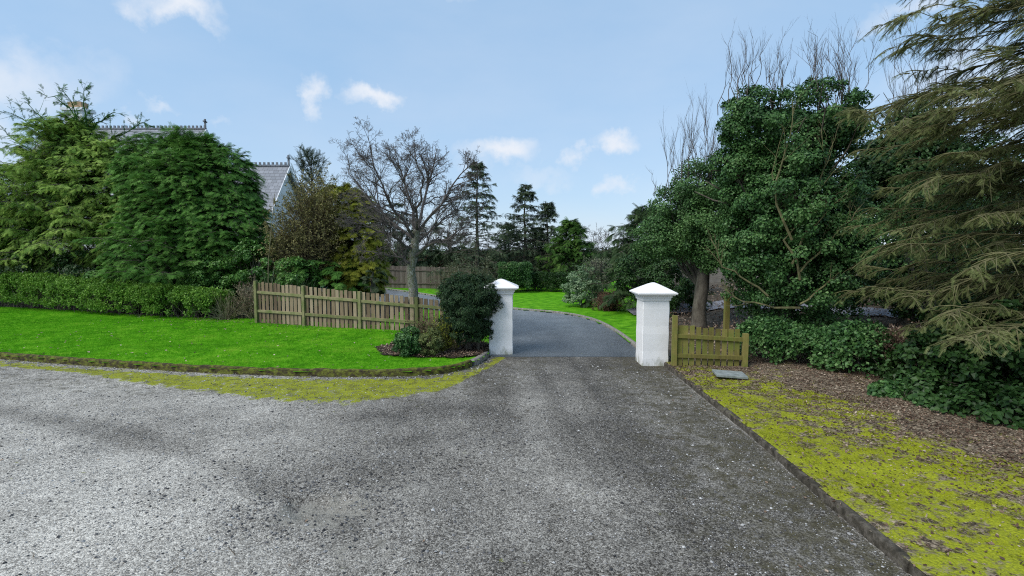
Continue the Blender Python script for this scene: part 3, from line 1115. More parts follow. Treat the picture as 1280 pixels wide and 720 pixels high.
# ------------------------------------------------------------------ houses
def house(name, x0, x1, y0, y1, eave, ridge, label, wins, crest=True, chim=None, gable_r=True):
    ym = (y0 + y1) / 2
    t = thing(name, ((x0 + x1) / 2, ym, 0), label, 'house')
    w = MB()
    V = [(x0, y0, -.05), (x1, y0, -.05), (x1, y1, -.05), (x0, y1, -.05), (x0, y0, eave), (x1, y0, eave), (x1, y1, eave), (x0, y1, eave),
         (x0, ym, ridge - .08), (x1, ym, ridge - .08)]
    w.add(V, [(0, 1, 5, 4), (2, 3, 7, 6)])
    w.add(V, [(1, 2, 6, 9, 5), (3, 0, 4, 8, 7)])
    w.build('wall', M['render_white'], t)
    ov = .25
    sl_ = (ridge - eave) / (ym - y0)
    r = MB()
    for sgn, ya in ((1, y0 - ov), (-1, y1 + ov)):
        za = eave - ov * sl_
        a = [(x0 - ov, ya, za), (x1 + ov, ya, za), (x1 + ov, ym, ridge), (x0 - ov, ym, ridge)]
        bq = [(x, y, z + .14) for x, y, z in a]
        r.add(a + bq, [(0, 1, 2, 3), (4, 7, 6, 5), (0, 4, 5, 1), (1, 5, 6, 2), (3, 2, 6, 7), (0, 3, 7, 4)])
    ro = r.build('roof', M['slate'], t)
    # barge boards on the gable
    g_ = MB()
    for ya in (y0 - ov, y1 + ov):
        za = eave - ov * sl_
        a = [(x1 + ov + .003, ya, za - .12), (x1 + ov + .003, ym, ridge - .12), (x1 + ov + .003, ym, ridge + .15), (x1 + ov + .003, ya, za + .15)]
        bq = [(x + .05, y, z) for x, y, z in a]
        g_.add(a + bq, [(0, 1, 2, 3), (4, 7, 6, 5), (0, 4, 5, 1), (1, 5, 6, 2), (3, 2, 6, 7), (0, 3, 7, 4)])
    g_.build('barge_board', M['render_white'], t)
    if crest:
        c = MB()
        c.box(x0 - ov, x1 + ov, ym - .09, ym + .09, ridge + .10, ridge + .20)
        x = x0 - ov + .1
        while x < x1 + ov - .05:
            c.box(x, x + .12, ym - .04, ym + .04, ridge + .20, ridge + .36)
            x += .27
        c.build('ridge_crest', M['slate'], t)
        c = MB()
        xf = x1 + ov - .05
        c.box(xf - .05, xf + .05, ym - .05, ym + .05, ridge + .20, ridge + .80)
        c.box(xf - .05, xf + .05, ym - .19, ym + .19, ridge + .58, ridge + .67)
        c.build('finial', M['slate'], t)
    if chim:
        cx, cy, cw, cz0, cz1 = chim
        c = MB()
        c.box(cx - cw, cx + cw, cy - .45, cy + .45, cz0, cz1 - .28)
        ch = c.build('chimney', M['render_white'], t)
        c = MB()
        c.box(cx - cw - .14, cx + cw + .14, cy - .59, cy + .59, cz1 - .28, cz1 - .10)
        cc = c.build('chimney_cap', M['render_white'], None)
        c = MB()
        c.box(cx - cw * .75, cx + cw * .75, cy - .3, cy + .3, cz1 - .10, cz1 + .35)
        c2 = c.build('chimney_pot', M['chimney_brick'], None)
        for o in (cc, c2):
            o.parent = ch
            o.matrix_parent_inverse = __import__('mathutils').Matrix.Identity(4)
            o.location = (-t.location[0], -t.location[1], -t.location[2])
    for side, u0, z0_, ww, wh in wins:
        f = MB()
        p = MB()
        if side == 'front':
            f.box(u0 - .08, u0 + ww + .08, y0 - .05, y0 - .003, z0_ - .1, z0_ + wh + .08)
            p.box(u0, u0 + ww, y0 - .06, y0 - .052, z0_, z0_ + wh)
        else:
            f.box(x1 + .003, x1 + .05, u0 - .08, u0 + ww + .08, z0_ - .1, z0_ + wh + .08)
            p.box(x1 + .052, x1 + .06, u0, u0 + ww, z0_, z0_ + wh)
        fo = f.build('window', M['render_white'], t)
        po = p.build('pane', M['window_glass'], None)
        po.parent = fo
        po.location = tuple(-v for v in t.location)
    return t


ap = P(253, 160, 36)
house('house', ap[0] - 10, ap[0], 32.5, 39.5, ap[2] - 3.6, ap[2] - .2, 'large white house with grey slate roof and crested ridge seen over the conifers',
      [('front', ap[0] - 9 + k * 2.3, 1.2, 1.1, 1.5) for k in range(4)] + [('front', ap[0] - 9 + k * 2.3, 4.4, 1.1, 1.5) for k in range(4)],
      chim=(P(98, 140, 36)[0], 36, .62, ap[2] - 2.5, P(98, 135, 36)[2]))
ap = P(357, 206, 33)
house('house', ap[0] - 4.5, ap[0], 30.6, 35.4, ap[2] - 2.9, ap[2] - .2, 'smaller white gabled house showing between the dark conifer and the brown shrub',
      [('front', ap[0] - 3.6, 1.2, 1.1, 1.5), ('front', ap[0] - 3.6, 3.6, 1.1, 1.3), ('side', 32.4, 1.2, 1.1, 1.5)])


# ------------------------------------------------------------------ foliage builders
def in_ells(p, E, f=1.0):
    r = np.full(len(p), 9.)
    for e in E:
        q = np.sqrt((((p - np.array(e[:3])) / np.array(e[3:6])) ** 2).sum(1))
        r = np.minimum(r, q)
    return r


def crown(rng, mb, E, nc, cr, nl, tmpl, size, up=.35, zmin=.1, depth=(.70, 1.04), sq=(1, 1, .75), inner=.18, mat=0, droop=.3, outw=.55, lump=.35):
    """leaf clumps on and just under a set of ellipsoids; leaves face outwards"""
    E = [tuple(e) for e in E]
    area = np.array([(e[3] * e[4] + e[4] * e[5] + e[3] * e[5]) for e in E])
    k = rng.choice(len(E), nc * 2, p=area / area.sum())
    d = unit(rng.normal(size=(nc * 2, 3)))
    C = np.array([e[:3] for e in E])[k]
    Rr = np.array([e[3:6] for e in E])[k]
    u = np.where(rng.random(nc * 2) < inner, rng.uniform(.25, depth[0], nc * 2), rng.uniform(depth[0], depth[1], nc * 2))
    # lumpy outline
    u = u * (1 - lump * .5 + lump * fbm(C + d * 2.1 / 1.0 + d * Rr * .9, 77, 3))
    p = C + d * Rr * u[:, None]
    ok = (in_ells(p, E) > .55 - inner) & (p[:, 2] > zmin)
    p, d = p[ok][:nc], d[ok][:nc]
    nc = len(p)
    crs = cr * rng.uniform(.55, 1.35, nc)
    m = max(1, int(nl / nc))
    i = np.repeat(np.arange(nc), m)
    q = unit(rng.normal(size=(len(i), 3)) + d[i] * outw + np.array([0, 0, up * .6]))
    rr = rng.uniform(.45, 1.05, len(i))
    pos = p[i] + q * (crs[i] * rr)[:, None] * np.array(sq)
    nrm = unit(q * .8 + d[i] * .5 + np.array([0, 0, up]) + rng.normal(size=q.shape) * .45)
    tip = rng.normal(size=q.shape) + q * .6 - np.array([0, 0, droop])
    tip = unit(tip - (tip * nrm).sum(1, keepdims=True) * nrm * .8)
    keep = pos[:, 2] > zmin * .5
    cl = rng.uniform(0, 1, nc)
    rnd = np.clip(cl[i] * .35 + rng.uniform(0, 1, len(i)) * .65, 0, 1)
    scatter(mb, tmpl[0], tmpl[1], pos[keep], tip[keep], nrm[keep], size * rng.uniform(.65, 1.3, keep.sum()), rnd[keep], mat)
    return p


def stems(rng, base, targets, r0, r1, k=5, wig=.06, s=5):
    """limbs from a base point to target points"""
    n = len(targets)
    t = np.linspace(0, 1, k)
    b = np.broadcast_to(base, targets.shape)
    mid = (b + targets) / 2 + np.array([0, 0, .15]) * np.linalg.norm(targets - b, axis=1)[:, None]
    t_ = t[None, :, None]
    Pt = (1 - t_) ** 2 * b[:, None] + 2 * t_ * (1 - t_) * mid[:, None] + t_ ** 2 * targets[:, None]
    Pt[:, 1:-1] += rng.normal(size=Pt[:, 1:-1].shape) * wig
    Rd = np.broadcast_to(np.linspace(r0, r1, k), (n, k)).copy()
    return Pt, Rd


def trunk_poly(rng, base, top, r0, r1, k=9, wig=.05, flare=1.5):
    Pt = poly([base, top], k)[None]
    Pt[0, 1:-1] += rng.normal(size=(k - 2, 3)) * wig * np.array([1, 1, .2])
    Rd = np.linspace(r0, r1, k)[None].copy()
    Rd[0, 0] *= flare
    return Pt, Rd


def ivy_tree(name, seed, px, dist, E, nl, leaf, mats, label, cat='tree', group=None, twigs=0, twz=1.5, cr=.32, ztr=None, tr=.16, tmpl=T_BROAD, zmin=.25, nc=None, bx=None, inner=.18, twr=.012, twspan=.55, lump=.35, up=.35):
    rng = np.random.default_rng(seed)
    base = np.array([P(bx if bx is not None else px, 400, dist)[0], dist, .05])
    t = thing(name, base, label, cat, group)
    topz = max(e[2] + e[5] for e in E)
    mb = MB()
    tp, trr = trunk_poly(rng, base, np.array([np.mean([e[0] for e in E]), np.mean([e[1] for e in E]), topz * .75]), tr, tr * .35)
    strands(mb, tp, trr, 10)
    cs = np.array([np.array(e[:3]) + np.array(e[3:6]) * rng.uniform(-.4, .6, 3) for e in E for _ in range(3)])
    st, sr = stems(rng, along(tp, np.zeros(1, int), np.array([.35]))[0][0], cs, tr * .45, tr * .12, 6)
    strands(mb, st, sr, 5)
    c1, r1 = children(rng, st, sr, 5, .3, 1, (.4, 1.1), .45, 4, .2)
    strands(mb, c1, r1, 3)
    mb.build('trunk' if cat == 'tree' else 'stem_cluster', M[mats[1]], t, smooth=True)
    lf = MB()
    crown(rng, lf, E, nc or max(30, int(nl / 130)), cr, nl, tmpl, leaf, zmin=zmin, inner=inner, lump=lump, up=up)
    lf.build('crown', M[mats[0]], t)
    if twigs:
        tw = MB()
        e = max(E, key=lambda e: e[2] + e[5])
        es = sorted(E, key=lambda e: -(e[2] + e[5]))[:3]
        bs = []
        for _ in range(twigs):
            e = es[rng.integers(len(es))]
            bs.append([e[0] + rng.uniform(-1, 1) * e[3] * twspan * 1.4, e[1] + rng.uniform(-.6, .6) * e[4], e[2] + e[5] * rng.uniform(.1, .6)])
        bs = np.array(bs)
        tg = bs + np.stack([rng.normal(size=twigs) * .22, rng.normal(size=twigs) * .2, twz * rng.uniform(.75, 1.9, twigs)], 1)
        Pt = np.linspace(0, 1, 7)[None, :, None] * (tg - bs)[:, None] + bs[:, None]
        Pt[:, 1:] += rng.normal(size=Pt[:, 1:].shape) * .05
        Rd = np.broadcast_to(np.linspace(twr, twr * .25, 7), (twigs, 7)).copy()
        strands(tw, Pt, Rd, 4)
        a, b = children(rng, Pt, Rd, 7, .3, .95, (.25, .7), .35, 4, .35, .08, .6)
        strands(tw, a, b, 3)
        a2, b2 = children(rng, a, b, 3, .2, .95, (.3, .7), .5, 3, .3, .1, .7)
        strands(tw, a2, b2, 3)
        tw.build('bare_twigs', M['twig_grey'], t)
    return t


def ell(px, py, dist, rpx, rpy, rd=None):
    """ellipsoid centred in a direction at a depth; radii given by its apparent size"""
    c = P(px, py, dist)
    s = dist / 640
    return (c[0], c[1], c[2], rpx * s, (rd if rd is not None else rpx * s * .8), rpy * s)


def conifer(name, seed, base, H, prof, nb, label, mats, tmpl, ssz, m2=12, k3=5, elev=(.5, -.1), droop=.35, tr=.16, cat='conifer', group=None,
            h0=.08, sec=.38, az=None, jit=.25, tip_up=0.0, hang=.3, seed2=0, side_spray=2, lean=(0, 0), parts=True, azr=None, brf=1.0, host=None):
    rng = np.random.default_rng(seed)
    base = np.asarray(base, float)
    t = host or thing(name, base, label, cat, group)
    mb = MB()
    tp, trr = trunk_poly(rng, base, base + np.array([lean[0], lean[1], H]), tr, tr * .08, 10, .03)
    strands(mb, tp, trr, 8)
    f = np.sort(rng.uniform(h0, .99, nb))
    a = np.arange(nb) * 2.399 + rng.normal(size=nb) * .3
    if azr is not None:
        a = rng.uniform(azr[0], azr[1], nb)
    L = np.array([prof(v) for v in f]) * rng.uniform(1 - jit, 1 + jit, nb)
    e = elev[0] + (elev[1] - elev[0]) * (1 - f)
    e = e + rng.normal(size=nb) * .08
    org, _ = along(tp, np.zeros(nb, int), f)
    dh = np.stack([np.cos(a), np.sin(a), 0 * a], 1)
    s = np.linspace(0, 1, 8)[None, :, None]
    Pb = org[:, None] + dh[:, None] * (L[:, None, None] * s * np.cos(e)[:, None, None]) \
        + np.array([0, 0, 1.]) * (L * np.sin(e))[:, None, None] * s - np.array([0, 0, 1.]) * (droop * L)[:, None, None] * s ** 2 \
        + np.array([0, 0, 1.]) * (tip_up * L)[:, None, None] * s ** 4
    Pb[:, 1:] += rng.normal(size=Pb[:, 1:].shape) * .02 * L[:, None, None]
    Rb = (brf * tr * .22 * (.4 + .6 * L / max(L)))[:, None] * np.linspace(1, .15, 8)[None]
    strands(mb, Pb, Rb, 4)
    # side shoots
    n2 = nb * m2
    i = np.repeat(np.arange(nb), m2)
    u = rng.uniform(.12, 1.0, n2) ** .85
    p, d = along(Pb, i, u)
    sg = np.where(rng.random(n2) < .5, 1, -1)[:, None]
    sd = unit(np.cross(d, np.array([0, 0, 1.]))) * sg
    an = rng.uniform(.55, 1.1, n2)[:, None]
    dd = unit(d * np.cos(an) + sd * np.sin(an) + rng.normal(size=d.shape) * .12)
    L2 = np.maximum(L[i] * sec * (1.1 - .75 * u), ssz * .8) * rng.uniform(.6, 1.2, n2)
    s4 = np.linspace(0, 1, 4)[None, :, None]
    P2 = p[:, None] + dd[:, None] * L2[:, None, None] * s4 - np.array([0, 0, 1.]) * (hang * L2)[:, None, None] * s4 ** 2
    strands(mb, P2, np.broadcast_to(np.linspace(.010, .003, 4), (n2, 4)) * (tr / .16) ** .5, 3)
    mb.build('bough_cluster' if host else 'trunk', M[mats[1]], t, smooth=True)
    # sprays
    lf = MB()
    i3 = np.repeat(np.arange(n2), k3)
    v = rng.uniform(.1, 1, len(i3))
    p3, d3 = along(P2, i3, v)
    sd3 = unit(np.cross(d3, np.array([0, 0, 1.]))) * np.where(rng.random(len(i3)) < .5, 1, -1)[:, None]
    dir3 = unit(d3 * .9 + sd3 * rng.uniform(.2, 1.0, (len(i3), 1)) + rng.normal(size=d3.shape) * .32 - np.array([0, 0, hang * .5]))
    nr = unit(np.array([0, 0, 1.]) + rng.normal(size=d3.shape) * .35)
    cl = rng.uniform(0, 1, nb)
    rnd = np.clip(.35 * cl[i[i3]] + .45 * rng.random(len(i3)) + .25 * u[i3], 0, 1)
    scatter(lf, tmpl[0], tmpl[1], p3, dir3, nr, ssz * rng.uniform(.6, 1.2, len(i3)), rnd)
    # tips of the boughs
    m = 8
    i4 = np.repeat(np.arange(nb), m)
    p4, d4 = along(Pb, i4, rng.uniform(.5, 1, len(i4)))
    scatter(lf, tmpl[0], tmpl[1], p4, unit(d4 + rng.normal(size=d4.shape) * .35), unit(np.array([0, 0, 1.]) + rng.normal(size=d4.shape) * .3), ssz * rng.uniform(.6, 1.2, len(i4)), rng.random(len(i4)))
    lf.build('crown', M[mats[0]], t)
    return t


def twig_bush(name, seed, E, n, mats, label, cat='shrub', group=None, leaves=0, lsize=.03, r=.006, base=None, up=.5, tmpl=T_LEAF, lvl=2, m=(5, 4)):
    """bare bush: stems fanning out of the ground and splitting into fine twigs"""
    rng = np.random.default_rng(seed)
    E = [tuple(e) for e in E]
    c0 = np.mean([e[:3] for e in E], 0)
    base = np.array([c0[0], c0[1], .08]) if base is None else np.asarray(base, float)
    t = thing(name, base, label, cat, group)
    mb = MB()
    k = rng.integers(0, len(E), n)
    C = np.array([e[:3] for e in E])[k]
    Rr = np.array([e[3:6] for e in E])[k]
    d = unit(rng.normal(size=(n, 3)) + np.array([0, 0, .35]))
    tg = C + d * Rr * rng.uniform(.55, 1, (n, 1))
    bs = base + np.stack([rng.normal(size=n) * .12 * Rr[:, 0], rng.normal(size=n) * .12 * Rr[:, 1], np.zeros(n)], 1)
    s = np.linspace(0, 1, 6)[None, :, None]
    mid = bs * .5 + tg * .5 + np.array([0, 0, up]) * Rr[:, 2:3] * .5
    Pt = (1 - s) ** 2 * bs[:, None] + 2 * s * (1 - s) * mid[:, None] + s ** 2 * tg[:, None]
    Pt[:, 1:] += rng.normal(size=Pt[:, 1:].shape) * .05 * Rr[:, None].mean(-1, keepdims=True)
    Rd = np.broadcast_to(np.linspace(r * 2.2, r * .7, 6), (n, 6)).copy()
    strands(mb, Pt, Rd, 3, rng.random(n))
    cur = (Pt, Rd)
    for l in range(lvl):
        cur = children(rng, cur[0], cur[1], m[l], .25, 1, (.3, 1.0), .38, 4, .12, .2, .7)
        strands(mb, cur[0], np.maximum(cur[1], r * .35), 3, rng.random(len(cur[0])))
    mb.build('stem_cluster', M[mats[1]], t)
    if leaves:
        lf = MB()
        i = rng.integers(0, len(cur[0]), leaves)
        p, dd = along(cur[0], i, rng.uniform(.2, 1, leaves))
        scatter(lf, tmpl[0], tmpl[1], p, unit(dd + rng.normal(size=dd.shape) * .8), unit(rng.normal(size=dd.shape) + np.array([0, 0, .8])), lsize * rng.uniform(.6, 1.3, leaves), rng.random(leaves))
        lf.build('foliage', M[mats[0]], t)
    return t


def hedge(name, seed, line, w, h, n, leaf, mats, label, tmpl=T_LEAF, z0=.1, cat='hedge', group=None, lump=.16, rnd_top=.35, nclump=None, cr=.14):
    rng = np.random.default_rng(seed)
    line = np.asarray(line, float)
    s = np.concatenate([[0], np.cumsum(np.linalg.norm(np.diff(line, axis=0), axis=1))])
    L = s[-1]
    t = thing(name, (line[0][0], line[0][1], z0), label, cat, group)
    nclump = nclump or int(n / 45)

    def xy(u):
        return np.stack([np.interp(u, s, line[:, 0]), np.interp(u, s, line[:, 1])], 1)
    u = rng.uniform(-w * .15, L + w * .15, nclump)
    uu = np.clip(u, 0, L)
    c = xy(uu)
    dl = xy(np.clip(uu + .05, 0, L)) - xy(np.clip(uu - .05, 0, L))
    dl = unit(dl)
    c = c + dl * (u - uu)[:, None]
    nv = np.stack([-dl[:, 1], dl[:, 0]], 1)
    a = rng.uniform(-.35, pi + .35, nclump)
    ex = np.sign(np.cos(a)) * np.abs(np.cos(a)) ** .6
    ez = np.sign(np.sin(a)) * np.abs(np.sin(a)) ** .6
    rr = np.where(rng.random(nclump) < .2, rng.uniform(.3, .8, nclump), rng.uniform(.85, 1.0, nclump))
    hh = h if not callable(h) else h(uu / L)
    nz_ = 1 - lump + 2 * lump * fbm(np.stack([u * 1.1, a * 1.2, 0 * u], 1), seed, 3)
    off = ex * w / 2 * rr * nz_
    z = z0 + hh * .5 + ez * hh * .5 * rr * nz_
    z = np.maximum(z, z0 + rng.uniform(.02, .2, nclump))
    cen = np.concatenate([c + nv * off[:, None], z[:, None]], 1)
    out = unit(np.concatenate([nv * ex[:, None], ez[:, None]], 1))
    m = int(n / nclump)
    i = np.repeat(np.arange(nclump), m)
    q = unit(rng.normal(size=(len(i), 3)) + out[i] * .7)
    pos = cen[i] + q * cr * rng.uniform(.3, 1.15, (len(i), 1))
    nr = unit(q + out[i] * .5 + np.array([0, 0, .4]) + rng.normal(size=q.shape) * .4)
    tip = unit(rng.normal(size=q.shape) + q * .8 + np.array([0, 0, .3]))
    kz = pos[:, 2] > z0
    rnd = np.clip(rng.uniform(0, 1, nclump)[i] * .3 + rng.random(len(i)) * .7, 0, 1)
    lf = MB()
    scatter(lf, tmpl[0], tmpl[1], pos[kz], tip[kz], nr[kz], leaf * rng.uniform(.6, 1.3, kz.sum()), rnd[kz])
    lf.build('foliage', M[mats[0]], t)
    # stems
    ns = int(L * 22)
    u = rng.uniform(0, L, ns)
    b = xy(u)
    bs = np.concatenate([b + rng.normal(size=b.shape) * w * .12, np.full((ns, 1), z0 - .05)], 1)
    hs = h if not callable(h) else h(u / L)
    tg = np.concatenate([b + rng.uniform(-.42, .42, b.shape) * w, (z0 + hs * rng.uniform(.5, .95, ns))[:, None]], 1)
    s5 = np.linspace(0, 1, 5)[None, :, None]
    Pt = bs[:, None] * (1 - s5) + tg[:, None] * s5
    Pt[:, 1:] += rng.normal(size=Pt[:, 1:].shape) * .03
    mb = MB()
    strands(mb, Pt, np.broadcast_to(np.linspace(.012, .004, 5), (ns, 5)), 3)
    mb.build('stem_cluster', M[mats[1]], t)
    return t


# ------------------------------------------------------------------ left side planting
def fir_prof(R0, p=1.0):
    return lambda f: R0 * (max(0.0, 1 - f) ** p) + .12


# light feathery conifer at far left
b0 = P(100, 400, 23.5)
b0 = P(-65, 400, 24.5)
conifer('cypress_tree', 12, (b0[0], 24.5, .05), P(-65, 165, 24.5)[2], lambda f: 4.0 * (1 - f) ** .45 + .2, 130,
        'feathery green conifer farthest from the gate, beyond the pale wispy one', ('cypress_light', 'bark'), T_FEATH, .38, 14, 7, (.8, .05), .32, .2, 'conifer', 'conifers screening the white house', h0=.2, sec=.34, hang=.35)


def cyp_mass(name, seed, px, dist, E, n, label, mat, size=.26, group='conifers screening the white house', nc=None, cr=.42, tmpl=T_CYP):
    """dense lawson cypress: fans of scale leaves on drooping tiers over the whole surface"""
    rng = np.random.default_rng(seed)
    base = np.array([P(px, 400, dist)[0], dist, .05])
    t = thing(name, base, label, 'conifer', group)
    mb = MB()
    top = max(e[2] + e[5] for e in E)
    tp, trr = trunk_poly(rng, base, np.array([base[0], dist, top * .93]), .22, .03)
    strands(mb, tp, trr, 8)
    nc = nc or int(n / 34)
    area = np.array([e[3] * e[5] for e in E])
    k = rng.choice(len(E), nc, p=area / area.sum())
    d = unit(rng.normal(size=(nc, 3)))
    C = np.array([e[:3] for e in E])[k]
    Rr = np.array([e[3:6] for e in E])[k]
    u = np.where(rng.random(nc) < .2, rng.uniform(.45, .85, nc), rng.uniform(.86, 1.03, nc))
    u = u * (.80 + .34 * fbm(C * .3 + d * 2.4, seed, 3)) * np.where(rng.random(nc) < .07, rng.uniform(1.02, 1.13, nc), 1)
    p = C + d * Rr * u[:, None]
    ok = (in_ells(p, E) > .72) & (p[:, 2] > .3)
    p, d = p[ok], d[ok]
    # each tier: a bough end pointing out and down, fans along it
    nb = len(p)
    out = unit(d * np.array([1, 1, .35]) + rng.normal(size=d.shape) * .22)
    st = p - out * cr * .9
    s5 = np.linspace(0, 1, 5)[None, :, None]
    Pb = st[:, None] + out[:, None] * cr * 1.5 * s5 - np.array([0, 0, 1.]) * (cr * .55) * s5 ** 2
    strands(mb, Pb, np.broadcast_to(np.linspace(.012, .004, 5), (nb, 5)), 3)
    mb.build('trunk', M['bark'], t, smooth=True)
    m = int(n / nb)
    i = np.repeat(np.arange(nb), m)
    v = rng.uniform(0, 1, len(i))
    q, dd = along(Pb, i, v)
    sd = unit(np.cross(dd, np.array([0, 0, 1.]))) * rng.uniform(-1, 1, (len(i), 1))
    q = q + sd * cr * .28 * (1 - v[:, None] * .6)
    dr = unit(dd + sd * 1.1 + rng.normal(size=dd.shape) * .2)
    nr = unit(np.array([0, 0, 1.]) + d[i] * .5 + rng.normal(size=dd.shape) * .45)
    lf = MB()
    rnd = np.clip(.25 * rng.random(nb)[i] + .35 * rng.random(len(i)) + .45 * v, 0, 1)
    scatter(lf, tmpl[0], tmpl[1], q, dr, nr, size * rng.uniform(.6, 1.2, len(i)), rnd)
    lf.build('crown', M[mat], t)
    return t


lt = cyp_mass('cypress_tree', 11, 100, 23.6, [ell(95, 292, 23.6, 105, 44, 2.2), ell(50, 250, 23.6, 95, 40, 2.1), ell(135, 240, 23.6, 64, 52, 1.7), ell(110, 203, 23.7, 46, 34, 1.3), ell(12, 232, 23.7, 46, 30, 1.3), ell(180, 215, 23.8, 40, 40, 1.2), ell(165, 300, 23.0, 40, 60, 1.4), ell(0, 285, 23.3, 75, 40, 1.6), ell(68, 212, 23.7, 36, 28, 1.1), ell(148, 188, 23.8, 26, 20, .9)],
         70000, 'pale feathery green conifer with wispy leaders behind the low hedge', 'cypress_light', .22, nc=4200, cr=.58, tmpl=T_FEATH)
# long bare-ish leaders standing out of its top
rg = np.random.default_rng(77)
ld = [[(95, 190), (70, 165), (45, 140), (33, 126)], [(90, 200), (60, 175), (30, 150), (5, 138)], [(100, 175), (98, 150), (88, 128), (78, 110)], [(105, 175), (108, 150), (104, 125), (106, 108)],
      [(110, 170), (125, 150), (135, 146), (146, 140)], [(125, 190), (150, 170), (165, 160), (182, 152)], [(80, 215), (45, 190), (20, 178), (8, 166)], [(95, 170), (92, 140), (70, 122), (52, 118)]]
PL = np.stack([poly([P(x, y, 23.2 + .12 * j) for x, y in l], 8, rg, .04) for j, l in enumerate(ld)])
q = MB()
RL = np.broadcast_to(np.linspace(.045, .008, 8), (len(ld), 8)).copy()
strands(q, PL, RL, 4, .1)
a, b = children(rg, PL, RL, 16, .15, 1, (.4, 1.1), .25, 4, .0, .12, .5)
strands(q, a, b, 3, .1)
i = rg.integers(0, len(a), 900)
p, d = along(a, i, rg.uniform(.1, 1, 900))
scatter(q, T_FEATH[0], T_FEATH[1], p, unit(d + rg.normal(size=d.shape) * .4), unit(rg.normal(size=d.shape) * .4 + np.array([0, 0, 1.])), rg.uniform(.12, .24, 900), rg.random(900) * .5)
q.build('leader_cluster', M['cypress_dark'], lt)
conifer('cypress_tree', 15, tuple(lt.location), P(100, 160, 23.6)[2], lambda f: 4.9 * (1 - f) ** .55 + .25, 150, None, ('cypress_light', 'bark'), T_FEATH, .29, 18, 7,
        (1.0, .08), .26, .16, None, h0=.2, sec=.32, hang=.3, host=lt)
cy = cyp_mass('cypress_tree', 21, 250, 20.6, [ell(235, 325, 20.6, 100, 76, 1.9), ell(245, 260, 20.6, 84, 72, 1.8), ell(198, 218, 20.7, 50, 50, 1.3), ell(275, 228, 20.7, 46, 48, 1.3), ell(240, 200, 20.8, 40, 32, 1.1), ell(285, 295, 20.3, 54, 66, 1.5)],
         80000, 'dense dark green cypress with a rounded top in front of the slate roof', 'cypress_dark', .17, nc=6500, cr=.30)
conifer('cypress_tree', 16, tuple(cy.location), P(240, 196, 20.6)[2], lambda f: 3.3 * (1 - f) ** .38 + .25, 230, None, ('cypress_dark', 'bark'), T_CYP, .24, 14, 6,
        (1.15, .35), .12, .14, None, h0=.1, sec=.30, hang=.15, host=cy)
# dark understorey behind the low hedge at the far left
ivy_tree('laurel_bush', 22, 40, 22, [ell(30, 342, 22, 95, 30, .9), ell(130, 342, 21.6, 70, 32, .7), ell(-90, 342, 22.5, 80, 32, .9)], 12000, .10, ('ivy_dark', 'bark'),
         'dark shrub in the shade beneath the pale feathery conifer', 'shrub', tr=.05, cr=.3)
# laurel / mixed shrubs in front of the cypress
ivy_tree('laurel_bush', 23, 215, 20.2, [ell(190, 348, 20.3, 62, 34, .8), ell(240, 338, 19.9, 50, 38, .8), ell(150, 352, 20.4, 45, 24, .7)], 26000, .095, ('laurel_leaf', 'bark'),
         'leafy mid green laurel bulging over the low hedge', 'shrub', tr=.05, cr=.24)
ivy_tree('laurel_bush', 24, 300, 18.3, [ell(290, 340, 19.2, 50, 40, .8), ell(325, 335, 18.9, 42, 34, .8), ell(365, 345, 18.6, 30, 24, .6)], 26000, .09, ('laurel_leaf', 'bark'),
         'leafy laurel spilling over the end of the long picket fence', 'shrub', tr=.05, cr=.22)
# clipped low hedge
hl = [G(-260, 378)[:2], G(-60, 385)[:2], G(30, 390)[:2], G(120, 397)[:2], G(200, 402)[:2], G(262, 405)[:2]]
hl = [(x, y + .45) for x, y in hl]
hedge('clipped_hedge', 31, smooth_line(hl, .5), 1.1, lambda u: 1.38 - .45 * np.clip((u - .55) / .45, 0, 1), 90000, .085, ('hedge_leaf', 'bark'), 'low clipped green hedge along the back of the front lawn', lump=.14)


# dead grass and stalks at the end of the hedge, pampas behind the fence
def tuft(name, seed, base, n, L, spread, droop, r, mat, label, cat='grass clump', nm='blade_cluster', group=None, flat=True):
    rng = np.random.default_rng(seed)
    base = np.asarray(base, float)
    t = thing(name, base, label, cat, group)
    a = rng.uniform(0, 2 * pi, n)
    o = np.stack([np.cos(a), np.sin(a), 0 * a], 1)
    tl = rng.uniform(.1, 1, n) * spread
    l = L * rng.uniform(.5, 1.1, n)
    s = np.linspace(0, 1, 7)[None, :, None]
    bs = base + np.stack([rng.normal(size=n) * .1, rng.normal(size=n) * .1, 0 * a], 1)
    Pt = bs[:, None] + o[:, None] * (l * np.sin(tl))[:, None, None] * s + np.array([0, 0, 1.]) * ((l * np.cos(tl))[:, None, None] * s - (droop * l * (.4 + tl))[:, None, None] * s ** 2.4)
    Pt[..., 2] = np.maximum(Pt[..., 2], .1)
    Pt[:, 1:] += rng.normal(size=Pt[:, 1:].shape) * .012
    mb = MB()
    strands(mb, Pt, np.broadcast_to(np.linspace(r, r * .3, 7), (n, 7)), 3, rng.random(n))
    mb.build(nm, M[mat], t)
    return t


p_ = P(340, 350, 18.1)
tuft('pampas_grass', 41, (p_[0], 18.1, .5), 90, 1.9, .8, .35, .007, 'grey_leaf', 'arching pale pampas grass rising behind the picket fence end')
p_ = P(372, 350, 18.0)
tuft('pampas_grass', 42, (p_[0], 18.0, .3), 170, 1.75, 1.0, .55, .007, 'grey_leaf', 'fountain of grey green grass blades hanging over the fence')
